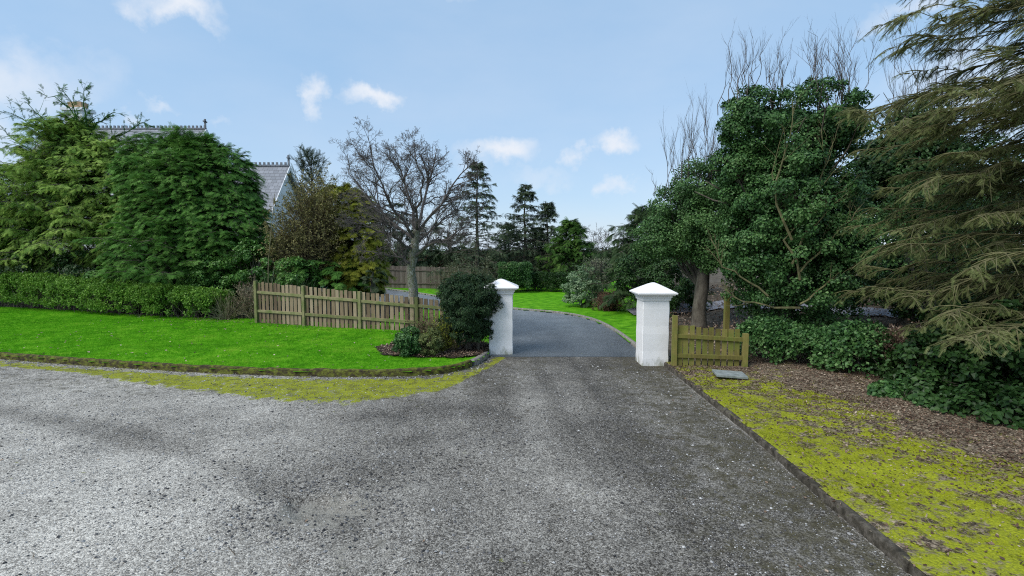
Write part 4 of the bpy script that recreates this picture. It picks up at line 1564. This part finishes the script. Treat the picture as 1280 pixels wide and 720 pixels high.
# tall dead stalk
p_ = P(334, 350, 17.95)
q = MB()
strands(q, poly([(p_[0], 17.95, .2), (p_[0] + .05, 17.95, 2.0), (P(343, 238, 17.95)[0], 17.95, P(343, 242, 17.95)[2])], 10)[None], np.linspace(.02, .008, 10)[None], 5)
tag(q.build('grass_stalk', M['straw'], loc=(p_[0], 17.95, .2)), 'single tall dead stalk standing in front of the white gable', 'stalk')
p_ = G(283, 404)
tuft('dead_grass', 43, (p_[0], p_[1] + .1, .1), 130, 1.15, 1.15, .25, .008, 'straw', 'bleached dead stalks leaning out of the hedge end', nm='stalk_cluster')
p_ = G(308, 403)
twig_bush('dead_shrub', 44, [(p_[0], p_[1] + .25, .7, .75, .4, .65)], 60, ('dead_leaf', 'straw'), 'dry brown twiggy shrub between the hedge and picket fence', leaves=1500, lsize=.05, r=.006)

# brown and golden shrubs behind the long fence
twig_bush('bare_shrub', 51, [ell(388, 295, 19.6, 44, 50, 1.3), ell(402, 264, 19.8, 34, 32, 1.0), ell(368, 320, 19.4, 32, 34, 1.0)], 150, ('brown_twig_leaf', 'twig_brown'),
          'large brown bare twigged shrub behind the long picket fence', leaves=42000, lsize=.075, r=.007, m=(9, 7))
cyp_mass('golden_conifer', 52, 448, 20.8, [ell(447, 298, 20.3, 34, 58, 1.0), ell(428, 262, 20.4, 36, 32, .9), ell(445, 335, 20.1, 38, 34, .9)], 30000,
         'golden green conifer bulging out behind the brown shrub', 'gold_leaf', .22, None, cr=.3)
cyp_mass('dwarf_conifer', 53, 395, 19.0, [ell(392, 345, 19.0, 40, 26, .9), ell(425, 348, 19.0, 30, 22, .8)], 3000, 'low dark spreading conifer just behind the picket fence', 'cypress_dark', .22, None, cr=.25)
cyp_mass('dwarf_conifer', 54, 468, 18.2, [ell(468, 355, 18.2, 14, 20, .4)], 900, 'small blue grey upright conifer beside the golden conifer', 'far_conifer', .16, None, cr=.15)
# monkey puzzle behind the gable
b0 = P(392, 300, 29)
conifer('monkey_puzzle_tree', 55, (b0[0], 29, .05), P(390, 200, 29)[2], lambda f: 2.2 * (1 - f) ** .5 + .3, 34, 'spiky dark monkey puzzle tree beside the small gable', ('far_conifer', 'bark'), T_TWIG, .42, 5, 5, (1.1, .55), -.05, .16, 'conifer', h0=.5, sec=.22, hang=-.1, tip_up=.15)


# the bare tree in front of the fence
def bare_tree(name, seed, base, limbs, r0, mats, label, lv, cat='tree', k=8, rmin=.0035, group=None, trunk_k=6):
    rng = np.random.default_rng(seed)
    base = np.asarray(base, float)
    t = thing(name, base, label, cat, group)
    mb = MB()
    tr = poly(limbs[0], trunk_k * 3, rng, .02)
    tr[0] = base
    rr = np.linspace(r0, r0 * .62, len(tr))
    rr[0] *= 1.5
    rr[1] *= 1.15
    rr *= 1 + rng.normal(size=len(tr)) * .06
    strands(mb, tr[None], rr[None], 12)
    mb.build('trunk', M[mats[0]], t, smooth=True)
    cb = MB()
    PL = np.stack([poly(l, k, rng, .035) for l in limbs[1:]])
    RL = np.stack([np.linspace(r0 * .30, r0 * .07, k) * rng.uniform(.8, 1.1) for _ in PL])
    for j, l in enumerate(limbs[1:]):
        PL[j, 0] = l[0]
    strands(cb, PL, RL, 7)
    cur = (PL, RL)
    for (m, ang, lr, up, wig) in lv:
        cur = children(rng, cur[0], cur[1], m, .18, 1.0, ang, lr, 5, up, wig, .62)
        cur = (cur[0], np.maximum(cur[1], rmin))
        strands(cb, cur[0], cur[1], 4 if len(cur[0]) < 400 else 3)
    cb.build('branch_crown', M[mats[1]], t)
    return t


D = 15.05


def Q(px, py, dz=0):
    py = py if py > 300 else 300 - (300 - py) * .84
    return P(px, py, D + dz)


fork = Q(519, 300)
bt = [[np.array([Q(514, 400)[0], D, .05]), Q(515, 370), Q(514, 340), Q(518, 315), fork, Q(522, 285)],
      [Q(521, 290), Q(545, 255, -.3), Q(562, 225, -.5), Q(586, 186, -.6)],
      [Q(522, 285), Q(530, 245, .3), Q(540, 205, .6), Q(545, 172, .8)],
      [Q(521, 295), Q(516, 250, .2), Q(505, 210, .3), Q(492, 168, .4)],
      [fork, Q(500, 265, -.4), Q(478, 225, -.8), Q(462, 162, -1.0)],
      [fork, Q(495, 275, .5), Q(465, 245, .9), Q(436, 200, 1.2)],
      [Q(518, 312), Q(495, 295, -.5), Q(465, 285, -1.0), Q(440, 262, -1.4)],
      [Q(518, 310), Q(540, 285, .5), Q(562, 262, 1.0), Q(582, 240, 1.3)],
      [Q(516, 330), Q(500, 322, -.3), Q(480, 318, -.6), Q(455, 312, -.8)],
      [Q(521, 285), Q(520, 250, -.6), Q(528, 215, -1.0), Q(520, 178, -1.2)],
      [Q(517, 322), Q(535, 305, -.5), Q(560, 300, -.9), Q(575, 285, -1.2)]]
bare_tree('bare_tree', 61, bt[0][0], bt, .15, ('bark_moss', 'twig_grey'), 'bare many branched tree with a mossy pale trunk at the long picket fence',
          [(11, (.35, 1.1), .44, .10, .18), (8, (.35, 1.1), .50, .05, .25), (6, (.3, .9), .52, .02, .3), (3, (.3, .9), .6, -.05, .3)], rmin=.0028)

# dark round shrub beside left pillar
dc = 12.15
rs = ivy_tree('round_shrub', 62, 586, dc, [ell(588, 385, dc, 36, 42, .72), ell(583, 405, dc, 32, 30, .66), ell(600, 372, dc, 24, 28, .5), ell(573, 368, dc, 22, 24, .45)], 60000, .060, ('yew_leaf', 'bark'),
              'dense dark round evergreen shrub beside the left pillar', 'shrub', tr=.06, cr=.105, tmpl=T_LONG, zmin=.40, nc=800, inner=.3, lump=.1)
# its three short stems showing under the crown
q = MB()
for dx in (-.22, 0.02, .22):
    bx_ = P(586, 400, dc)[0] + dx
    strands(q, poly([(bx_, dc - .1, .05), (bx_ + dx * .1, dc - .08, .75)], 4)[None], np.array([[.05, .045, .04, .035]]), 7)
q.build('stem_cluster', M['bark'], rs, smooth=True)
# pale feathery shrub behind it
twig_bush('feathery_shrub', 63, [ell(590, 352, 14.2, 34, 34, .6), ell(568, 348, 14.4, 26, 26, .5)], 60, ('grey_leaf', 'twig_olive'), 'thin grey green feathery shrub rising behind the dark round shrub', leaves=5000, lsize=.05, r=.005, tmpl=T_LONG, m=(6, 5))
# small bushes in the bed
p_ = G(507, 449, .1)
ivy_tree('small_bush', 64, 507, p_[1] + .25, [(p_[0], p_[1] + .25, .42, .29, .28, .33)], 6500, .04, ('ivy', 'bark'), 'small rounded dark green bush nearest the lawn in the soil bed', 'shrub', tr=.02, cr=.09, zmin=.12, nc=90, group='small bushes in the soil bed')
p_ = G(535, 449, .1)
ivy_tree('small_bush', 65, 535, p_[1] + .3, [(p_[0], p_[1] + .3, .40, .26, .26, .30)], 4200, .038, ('spruce_olive', 'bark'), 'small olive green bush between the dark green one and the yellowish twiggy one', 'shrub', tr=.02, cr=.09, zmin=.12, nc=70, group='small bushes in the soil bed')
p_ = G(555, 446, .1)
twig_bush('twiggy_bush', 66, [(p_[0] - .05, p_[1] + .45, .48, .40, .3, .40)], 60, ('gold_leaf', 'twig_olive'), 'loose yellowish twiggy bush left of the dark round shrub', leaves=3200, lsize=.035, r=.0035, m=(6, 4))
p_ = G(528, 440, .1)
twig_bush('twiggy_bush', 67, [(p_[0], p_[1] + .6, .6, .42, .3, .45)], 45, ('red_leaf', 'twig_olive'), 'reddish brown twiggy bush at the foot of the bare tree', leaves=1300, lsize=.03, r=.0035, m=(5, 4))

# ------------------------------------------------------------------ far planting
GRPF = 'tall thin conifers at the end of the drive'
for sd, px, top, d_, R0, lab, mt, nb, h0 in (
        (71, 597, 202, 33, 2.3, 'tallest sparse grey green conifer, leftmost of the far row', 'far_conifer', 75, .12),
        (72, 656, 230, 35, 2.0, 'slender dark conifer beside the tallest sparse one', 'far_conifer', 70, .1),
        (73, 684, 254, 35, 1.8, 'dark conifer in the middle of the far row', 'far_conifer', 65, .08),
        (74, 712, 276, 33, 2.1, 'fresh green broad conifer, rightmost of the far row', 'far_green', 85, .05),
        (75, 636, 280, 38, 1.9, 'low dark conifer standing between the two tallest ones', 'far_conifer', 60, .06),
        (76, 672, 285, 40, 2.2, 'low dark conifer partly hidden behind the middle of the row', 'far_conifer', 55, .06)):
    b0 = P(px, 400, d_)
    conifer('fir_tree', sd, (b0[0], d_, .05), P(px, top, d_)[2], (lambda R_: lambda f: R_ * 1.3 * (1 - f) ** .85 + .12)(R0), int(nb * 1.6), lab, (mt, 'bark'), T_FEATH, .27 if sd != 74 else .36, 10, 4, (.45, -.05), .18, .16, 'conifer', GRPF, h0=h0, sec=.34, hang=.25, jit=.35)
for sd, px, d_, E, lab in (
        (81, 520, 34, [ell(500, 300, 34, 30, 36, 1.6), ell(535, 305, 34, 34, 30, 1.6), ell(505, 270, 34, 26, 24, 1.2)], 'dark pine mass behind the bare tree crown'),
        (82, 565, 36, [ell(560, 315, 36, 30, 24, 1.4), ell(588, 322, 36, 26, 18, 1.2)], 'low dark pine left of the tallest far conifer'),
        (83, 470, 36, [ell(462, 300, 36, 24, 40, 1.3)], 'dark evergreen behind the golden conifer')):
    cyp_mass('pine_tree', sd, px, d_, E, 3800, lab, 'far_conifer', .34, 'dark evergreens beyond the far fence', cr=.5, tmpl=T_FEATH)
bare_tree('bare_tree', 84, (P(738, 400, 34)[0], 34, .05), [[np.array([P(738, 400, 34)[0], 34, .05]), P(738, 360, 34), P(738, 335, 34)],
          [P(738, 340, 34), P(732, 320, 34), P(722, 298, 34)], [P(738, 338, 34), P(740, 315, 34), P(742, 292, 34)], [P(738, 338, 34), P(750, 320, 34), P(758, 300, 34)]],
          .12, ('bark', 'twig_grey'), 'small far bare tree right of the fresh green conifer', [(7, (.3, .9), .5, .1, .15), (6, (.3, .9), .5, .05, .2), (3, (.3, .9), .6, 0, .2)], rmin=.008)
# far hedges
hedge('brown_hedge', 91, [P(480, 350, 37.5)[:2], P(585, 350, 36)[:2]], 1.2, 1.85, 5000, .11, ('red_leaf', 'twig_brown'), 'brown leaved beech hedge showing above the far board fence', z0=0, cr=.2)
a_, b_2 = P(622, 350, 29.5), P(664, 350, 29.5)
hedge('clipped_hedge', 92, [(a_[0] + .35, 29.5), (b_2[0] - .3, 29.5)], 1.5, 1.66, 24000, .085, ('ivy', 'bark'), 'domed clipped evergreen block beyond the left pillar', z0=0, cr=.14, lump=.05)
a_, b_2 = P(650, 350, 31), P(708, 350, 29.5)
hedge('clipped_hedge', 93, [(a_[0], 31), (b_2[0], 29.5)], 1.0, 1.05, 16000, .09, ('ivy_dark', 'bark'), 'low dark clipped hedge at the end of the inner lawn', z0=0, cr=.14, lump=.06)
hedge('boundary_hedge', 94, [(-16, 44), (2, 46), (14, 42)], 2.0, 2.3, 22000, .20, ('far_conifer', 'bark'), 'tall rough hedge closing the garden behind the far conifers', z0=0, cr=.4, lump=.25)
# shrubs right of the drive, beyond the right pillar
ivy_tree('variegated_shrub', 95, 727, 22, [ell(727, 360, 22, 22, 27, .8), ell(716, 368, 22, 14, 18, .6), ell(738, 366, 22, 14, 20, .6)], 9000, .06, ('pale_leaf', 'bark'), 'rounded pale variegated shrub at the edge of the inner lawn', 'shrub', tr=.03, cr=.14, nc=150)
twig_bush('red_shrub', 96, [ell(770, 378, 20.5, 34, 16, .8), ell(758, 380, 20.5, 20, 14, .7)], 90, ('red_leaf', 'red_twig'), 'low reddish brown bare shrub right of the pale variegated shrub', leaves=4500, lsize=.05, r=.006, m=(6, 5))
twig_bush('grey_shrub', 97, [ell(748, 342, 25, 22, 26, .8)], 60, ('grey_leaf', 'twig_grey'), 'loose grey twigged shrub behind the pale variegated one', leaves=3200, lsize=.07, r=.008, m=(6, 4))
ivy_tree('evergreen_shrub', 98, 700, 30, [ell(735, 352, 29, 16, 14, .7), ell(760, 350, 28, 24, 20, .9)], 5000, .09, ('ivy_dark', 'bark'), 'low dark evergreen behind the pale variegated shrub', 'shrub', tr=.03, cr=.25, bx=748)
# dark layered cedar
b0 = P(812, 400, 21)
conifer('cedar_tree', 101, (b0[0], 21, .05), P(812, 262, 21)[2], lambda f: 2.5 * (1 - f) ** .5 + .2, 90, 'dark blue green cedar with flat layered boughs behind the right pillar', ('spruce_dark', 'bark'), T_FEATH, .30, 12, 6, (.45, .0), .22, .16, 'conifer', h0=.12, sec=.36, hang=.3)
ivy_tree('evergreen_shrub', 102, 805, 19, [ell(795, 345, 19.2, 30, 28, .9), ell(835, 350, 18.6, 36, 34, 1.0), ell(858, 375, 18, 28, 24, .8)], 14000, .07, ('ivy_dark', 'bark'), 'dark evergreen thicket directly behind the right pillar', 'shrub', tr=.05, cr=.25)

# ------------------------------------------------------------------ right side trees
d1 = 15.5
t1 = ivy_tree('ivy_clad_tree', 111, 874, d1, [ell(848, 272, d1, 36, 38, 1.0), ell(880, 290, d1, 46, 36, 1.2), ell(872, 235, d1, 26, 34, .8), ell(822, 300, d1, 28, 22, .8), ell(900, 310, d1 - .3, 34, 34, 1.0), ell(898, 262, d1, 24, 30, .8)],
              66000, .060, ('ivy_light', 'bark'), 'ivy covered tree with a thick grey trunk behind the short fence', 'tree', 'ivy covered trees along the right', twigs=34, twz=1.3, cr=.30, tr=.12, zmin=2.0, nc=420, inner=.15, lump=.5)
q = MB()
tb = P(875, 410, d1 - .2)
strands(q, poly([(tb[0] - .05, d1 - .2, .0), (tb[0] + .0, d1 - .2, 1.0), (tb[0] + .1, d1 - .2, 2.2), (tb[0], d1, 4.0)], 10, np.random.default_rng(1), .02)[None], np.array([[.28, .22, .20, .19, .19, .18, .17, .15, .13, .11]]), 14)
q.build('main_trunk', M['bark'], t1, smooth=True)
d2 = 12.6
t2 = ivy_tree('ivy_clad_tree', 112, 985, d2, [ell(1000, 335, d2 + .2, 82, 80, 1.5), ell(985, 245, d2, 62, 70, 1.4), ell(945, 152, d2, 38, 42, .9), ell(1030, 140, d2, 34, 44, .9), ell(940, 300, d2, 32, 60, .9), ell(985, 190, d2 + .2, 46, 46, 1.0), ell(1045, 290, d2, 40, 70, 1.1), ell(918, 205, d2, 16, 30, .5), ell(1052, 165, d2, 20, 26, .6), ell(925, 245, d2, 20, 26, .6)],
              175000, .060, ('ivy', 'bark'), 'broad ivy smothered tree with two leafy heads and bare shoots on top', 'tree', 'ivy covered trees along the right', twigs=46, twz=1.05, cr=.27, tr=.2, zmin=.4, nc=900, inner=.15, lump=.5, twspan=.7)
# loose pale limbs in front of the ivy
rg = np.random.default_rng(3)
q = MB()
LB = [[(1000, 350), (980, 300), (1015, 265), (1050, 240), (1082, 235)], [(960, 370), (930, 350), (905, 330), (890, 300)], [(990, 330), (1010, 290), (1030, 215), (1028, 160)],
      [(1000, 385), (960, 385), (925, 375), (900, 350)], [(1000, 340), (1040, 300), (1080, 250)], [(990, 300), (965, 240), (985, 180), (992, 130)], [(1000, 380), (1040, 350), (1075, 345)]]
PL = np.stack([poly([P(x, y, d2 - 1.25 + .1 * j) for j, (x, y) in enumerate(l)], 9, rg, .03) for l in LB])
RL = np.broadcast_to(np.linspace(.028, .008, 9), (len(LB), 9)).copy()
strands(q, PL, RL, 5)
a, b = children(rg, PL, RL, 7, .3, 1, (.3, .9), .35, 5, .1, .15, .6)
strands(q, a, b, 4)
a, b = children(rg, a, b, 4, .3, 1, (.3, .9), .45, 4, .1, .15, .6)
strands(q, a, b, 3)
q.build('bare_limb_cluster', M['twig_olive'], t2)
d3 = 14.6
ivy_tree('ivy_clad_tree', 113, 1130, d3, [ell(1130, 300, d3, 85, 95, 1.6), ell(1140, 215, d3, 50, 60, 1.2), ell(1150, 165, d3, 34, 34, .9), ell(1200, 260, d3, 70, 90, 1.5), ell(1105, 235, d3, 42, 62, 1.0)],
         66000, .09, ('ivy_dark', 'bark'), 'darker ivy clad tree between the two headed tree and the olive spruce', 'tree', 'ivy covered trees along the right', twigs=30, twz=1.7, cr=.34, tr=.2, zmin=.4, nc=560, inner=.15, lump=.5)
# far right screen of woodland
ivy_tree('woodland_tree', 114, 1330, 17, [ell(1330, 300, 17, 120, 120, 2), ell(1280, 380, 16, 120, 60, 2), ell(1420, 250, 17, 110, 130, 2)], 24000, .13, ('ivy_dark', 'bark'), 'dark evergreen tree half hidden behind the olive spruce', 'tree', tr=.25, cr=.5)
ivy_tree('woodland_tree', 115, 1000, 20, [ell(990, 370, 20, 60, 40, 1.5), ell(1080, 360, 19, 70, 60, 1.5), ell(1160, 360, 18, 70, 60, 1.5)], 16000, .12, ('ivy_dark', 'bark'), 'dark evergreen thicket deep under the ivy covered trees', 'tree', tr=.1, cr=.45)

# big near spruce: upper boughs dark and open, lower boughs olive and feathery
sb = np.array([9.3, 7.6, .05])
conifer('spruce_tree', 121, sb, 11.5, lambda f: (3.6 if f > .36 else 3.0) * (1 - f) ** .35 + .3, 205, 'big olive green spruce with drooping feathery boughs overhanging the mossy verge',
        ('spruce_olive', 'twig_olive'), T_TWIG, .125, 54, 11, (.40, -.02), .22, .26, 'conifer', h0=.13, sec=.26, hang=.35, jit=.25, azr=(R(110), R(285)), brf=.42, tip_up=.06)
# grey leaved shrub behind it
ivy_tree('silver_shrub', 122, 1165, 10.2, [ell(1165, 240, 10.2, 42, 30, .6), ell(1120, 300, 10.2, 50, 50, .8), ell(1190, 300, 10.4, 60, 60, .8)], 5500, .06, ('ivy_light', 'twig_grey'), 'thin silvery leaved shrub showing through the olive spruce', 'shrub', tr=.03, cr=.28, tmpl=T_LEAF, nc=150)

# low ivy and shrubs along the verge
hv = [G(938, 462), G(1000, 466), G(1060, 474), G(1115, 488)]
hedge('ivy_bank', 131, smooth_line([(p[0] + .15, p[1] + .55) for p in hv], .4), .95, lambda u: .74 + .1 * np.sin(u * 9), 17000, .065, ('ivy', 'bark'), 'dark mound of ivy at the end of the short fence', T_BROAD, lump=.25, cr=.16, cat='shrub')
pB = [(1135, 470, 9.6, 60, 42), (1200, 450, 8.6, 80, 62), (1290, 450, 7.8, 90, 80), (1180, 505, 7.9, 70, 30), (1262, 520, 7.2, 70, 34), (1390, 500, 6.9, 90, 60)]
ivy_tree('laurel_bush', 132, 1250, 8.2, [ell(*p[:3], p[3], p[4], .75) for p in pB], 34000, .080, ('ivy_dark', 'bark'), 'dark glossy evergreen undergrowth below the olive spruce', 'shrub', tr=.04, cr=.20, zmin=.12, nc=420, lump=.5)
twig_bush('bramble', 133, [ell(1110, 440, 9.6, 42, 34, .6), ell(1165, 432, 9.0, 50, 36, .6)], 80, ('dead_leaf', 'red_twig'), 'tangle of bare brown brambles beyond the mossy verge', leaves=2200, lsize=.04, r=.0045, m=(6, 5))
ivy_tree('ground_ivy', 134, 1130, 7.6, [ell(1120, 500, 8.3, 34, 18, .35), ell(1160, 520, 7.7, 36, 16, .35), ell(1240, 548, 7.0, 50, 16, .35)], 6000, .07, ('ivy', 'bark'), 'trailing bright leaved ivy creeping onto the leaf litter', 'shrub', tr=.01, cr=.14, zmin=.1, nc=110, lump=.5)

# ------------------------------------------------------------------ ground cover
rng = np.random.default_rng(900)


def sprinkle(name, n, area, zf, tmpl, size, mat, label, keep, flat=True, lift=.0, rr=None, tilt=.25, vertical=False, jit=(.6, 1.4), rnd=None):
    x = rng.uniform(area[0], area[1], n)
    y = rng.uniform(area[2], area[3], n)
    k = keep(x, y)
    x, y = x[k], y[k]
    z = zf(x, y) + lift
    pos = np.stack([x, y, z], 1)
    a = rng.uniform(0, 2 * pi, len(x))
    nr = unit(np.array([0, 0, 1.]) + rng.normal(size=pos.shape) * tilt)
    X_ = np.stack([np.cos(a), np.sin(a), 0 * a], 1)
    X_ = unit(X_ - (X_ * nr).sum(1, keepdims=True) * nr)
    mb = MB()
    rv = rng.random(len(x)) if rnd is None else rnd(x, y)
    scatter(mb, tmpl[0], tmpl[1], pos, X_, nr, size * rng.uniform(jit[0], jit[1], len(x)), rv)
    o = mb.build(name, M[mat])
    tag(o, label, kind='stuff')
    return o


def prob(f):
    return lambda x, y: rng.random(len(x)) < f(x, y)


# lawn blades, thicker near the camera
sprinkle('grass', 230000, (-23, -1.0, 9.6, 21.5), lawn_z, T_BLADE, .038, 'lawn_blade', 'short bright mown grass blades of the front lawn',
         lambda x, y: front_keep(x, y) & ~bed_keep(x, y) & (dist_poly(x, y, KL)[0] > .1) & (np.abs(x / y) < 1.08) & (rng.random(len(x)) < np.clip(1.5 - y / 26, 0, 1)) & ((y < 18.5) | (x < -9)), lift=-.006, tilt=.25,
         rnd=lambda x, y: np.clip(-.2 + 1.2 * fbm(np.stack([x * .8, y], -1) * 1.5, 55, 5) + .4 * rng.random(len(x)), 0, 1))
sprinkle('moss', 60000, (-14, -.4, 7.2, 12.2), road_z, T_BLADE, .014, 'moss_blade', 'yellow green moss strip growing below the curved kerb',
         lambda x, y: rng.random(len(x)) < (m_moss(x, y) + (fbm(np.stack([x, y], -1) * 4, 61, 4) - .5) * 2.4 - .55) * 1.4, lift=-.001, tilt=.6)
sprinkle('moss', 260000, (2.4, 9.5, 2.6, 11), verge_z, T_BLADE, .015, 'moss_blade', 'bright yellow green moss carpet over the right verge',
         lambda x, y: (dist_poly(x, y, KR)[1] * dist_poly(x, y, KR)[0] < -.09) & (np.abs(x / y) < 1.1) & (rng.random(len(x)) < (v_moss(x, y) + (fbm(np.stack([x, y], -1) * 4, 62, 4) - .5) * 2.4 - .45) * 1.5), lift=-.002, tilt=.6,
         rnd=lambda x, y: np.clip(fbm(np.stack([x, y], -1) * 3, 66, 4) * 1.5 + .3 * rng.random(len(x)) - .45, 0, 1))
# leaf litter
T_DEAD = ([(0, 0, 0), (.35, .3, .12), (.75, .18, .05), (1, 0, .14), (.7, -.22, .1), (.3, -.28, .16)], [(0, 1, 2, 3), (0, 3, 4, 5)])


def lit_verge(x, y):
    db, sb = dist_poly(x, y, BL)
    depth = np.where(sb < 0, db, -db)
    far = ss(7.5, 10.5, y)
    near = 1 - ss(.2, 2.4, depth)
    return (dist_poly(x, y, KR)[1] < 0) * (.16 + .9 * np.maximum(near, far * .85)) * ((fbm(np.stack([x, y], -1) * 2, 63, 3) > .32) * .6 + .4)


sprinkle('leaf_litter', 70000, (2.4, 12, 2.6, 11.5), verge_z, T_DEAD, .032, 'dead_leaf', 'brown fallen leaves carpeting the verge by the bushes', prob(lit_verge), lift=.006, tilt=.45, rnd=lambda x, y: rng.random(len(x)) ** 1.4)
sprinkle('leaf_litter', 30000, (2.4, 12, 2.6, 11.5), verge_z, T_DEAD, .017, 'dead_leaf', 'crumbs of dry leaf and bark lying in the moss', lambda x, y: (dist_poly(x, y, KR)[1] * dist_poly(x, y, KR)[0] < -.09) & (rng.random(len(x)) < .5), lift=.012, tilt=.5)
sprinkle('leaf_litter', 7000, (-3.6, -.3, 10.2, 13.6), lambda x, y: lawn_z(x, y) + .035, T_DEAD, .04, 'dead_leaf', 'pale fallen leaves in the soil bed by the left pillar', bed_keep, lift=.012, tilt=.5, rnd=lambda x, y: .3 + .7 * rng.random(len(x)))
fl = lambda x, y: (1 - ss(.1, .7, np.abs(dist_poly(x, y, [fa[:2] + (-3.2, .6), fa[:2] + (-.2, -.15), fb2[:2] + (0, -.15)])[0]))) * .55
sprinkle('leaf_litter', 9000, (-13, -1.5, 12, 20), lawn_z, T_DEAD, .045, 'dead_leaf', 'fallen leaves gathered along the long picket fence', lambda x, y: prob(fl)(x, y) & front_keep(x, y) & (rng.random(len(x)) < np.where(x < -6, 1, .35)), lift=.02, tilt=.5)
sprinkle('leaf_litter', 420, (-14, -1.5, 10, 18), lawn_z, T_DEAD, .05, 'dead_leaf', 'pale leaves scattered thinly over the front lawn', lambda x, y: front_keep(x, y) & (dist_poly(x, y, KL)[0] > .15), lift=.035, tilt=.4, rnd=lambda x, y: .7 + .3 * rng.random(len(x)))
sprinkle('leaf_litter', 9000, (4, 14, 11.4, 22), lambda x, y: .15 + .9 * ss(3.8, 10, x) * ss(12.5, 22, y), T_DEAD, .07, 'dead_leaf', 'fallen leaves on the bank behind the short fence', lambda x, y: x > 3.2 + (y - 11) * .3, lift=.03, tilt=.5)


def road_lit(x, y):
    d, s = dist_poly(x, y, KR)
    d2, s2 = dist_poly(x, y, KL)
    return np.where(s > 0, .004 + .11 * (1 - ss(0, 1.0, d)), 0) * (s2 < 0) + .10 * (1 - ss(0, .35, d2)) * (s2 < 0)


on_road = lambda x, y: (dist_poly(x, y, KR)[1] > 0) & (dist_poly(x, y, KL)[1] < 0) & (y < 11.4)
sprinkle('leaf_litter', 14000, (-12, 5, 2.6, 12), road_z, T_DEAD, .036, 'dead_leaf', 'scattered pale leaves lying on the gravelly road', lambda x, y: on_road(x, y) & (rng.random(len(x)) < road_lit(x, y)), lift=.006, tilt=.3, rnd=lambda x, y: .35 + .65 * rng.random(len(x)))
# loose gravel
pot = lambda x, y: np.exp(-((np.hypot((x - c_pot[0]) / .62, (y - c_pot[1]) / .45) - 1) / .35) ** 2)
ridge_ = lambda x, y: np.exp(-((y - (5.9 + .25 * (x + 2))) / .5) ** 2) * (x < .3) * (x > -4)
sprinkle('gravel', 190000, (-12, 5, 2.6, 11.5), road_z, T_STONE, .0062, 'stone', 'small grey chippings loose on the road', lambda x, y: on_road(x, y) & (np.abs(x / y) < 1.1) & (rng.random(len(x)) < (.25 + .5 * np.clip(fbm(np.stack([x, y], -1) * 1.5, 70, 3) * 2 - .7, 0, 1)) * (1 - .5 * ss(6, 10, y)) * (1 - .6 * m_sand(x, y))), lift=.001, tilt=.3, jit=(.5, 1.6))
sprinkle('gravel', 34000, (-8, 3, 2.8, 11), road_z, T_STONE, .012, 'stone_dark', 'darker broken tarmac lumps round the pothole', lambda x, y: on_road(x, y) & (rng.random(len(x)) < .04 + .75 * pot(x, y) + .2 * ridge_(x, y)), lift=.003, tilt=.3, jit=(.5, 1.7))
sprinkle('gravel', 1500, (-11, 4.6, 2.8, 11), road_z, T_STONE, .014, 'stone', 'scattered larger pale stones on the road', on_road, lift=.004, tilt=.2, jit=(.5, 1.6), rnd=lambda x, y: .6 + .4 * rng.random(len(x)))
sprinkle('gravel', 5000, (-12, -.4, 9.5, 12.5), road_z, T_STONE, .02, 'stone', 'grit and stones gathered under the curved kerb', lambda x, y: (dist_poly(x, y, KL)[1] < 0) & (rng.random(len(x)) < .75 * (1 - ss(.05, .4, dist_poly(x, y, KL)[0]))), lift=.003)
# small fallen twigs on the road
q = MB()
nt = 90
tx, ty = rng.uniform(-4, 4.5, nt), rng.uniform(3.2, 9, nt)
kp = on_road(tx, ty)
tx, ty = tx[kp], ty[kp]
c0 = np.stack([tx, ty, road_z(tx, ty) + .008], 1)
an = rng.uniform(0, pi, len(tx))
ln_ = rng.uniform(.05, .2, len(tx))
s = np.linspace(-.5, .5, 5)[None, :, None]
Pt = c0[:, None] + np.stack([np.cos(an), np.sin(an), 0 * an], 1)[:, None] * ln_[:, None, None] * s
Pt[:, :, :2] += rng.normal(size=Pt[:, :, :2].shape) * .008
strands(q, Pt, np.broadcast_to(np.linspace(.003, .0015, 5), (len(tx), 5)), 4)
tag(q.build('twig_litter', M['twig_brown']), 'thin broken twigs lying about on the road', kind='stuff')
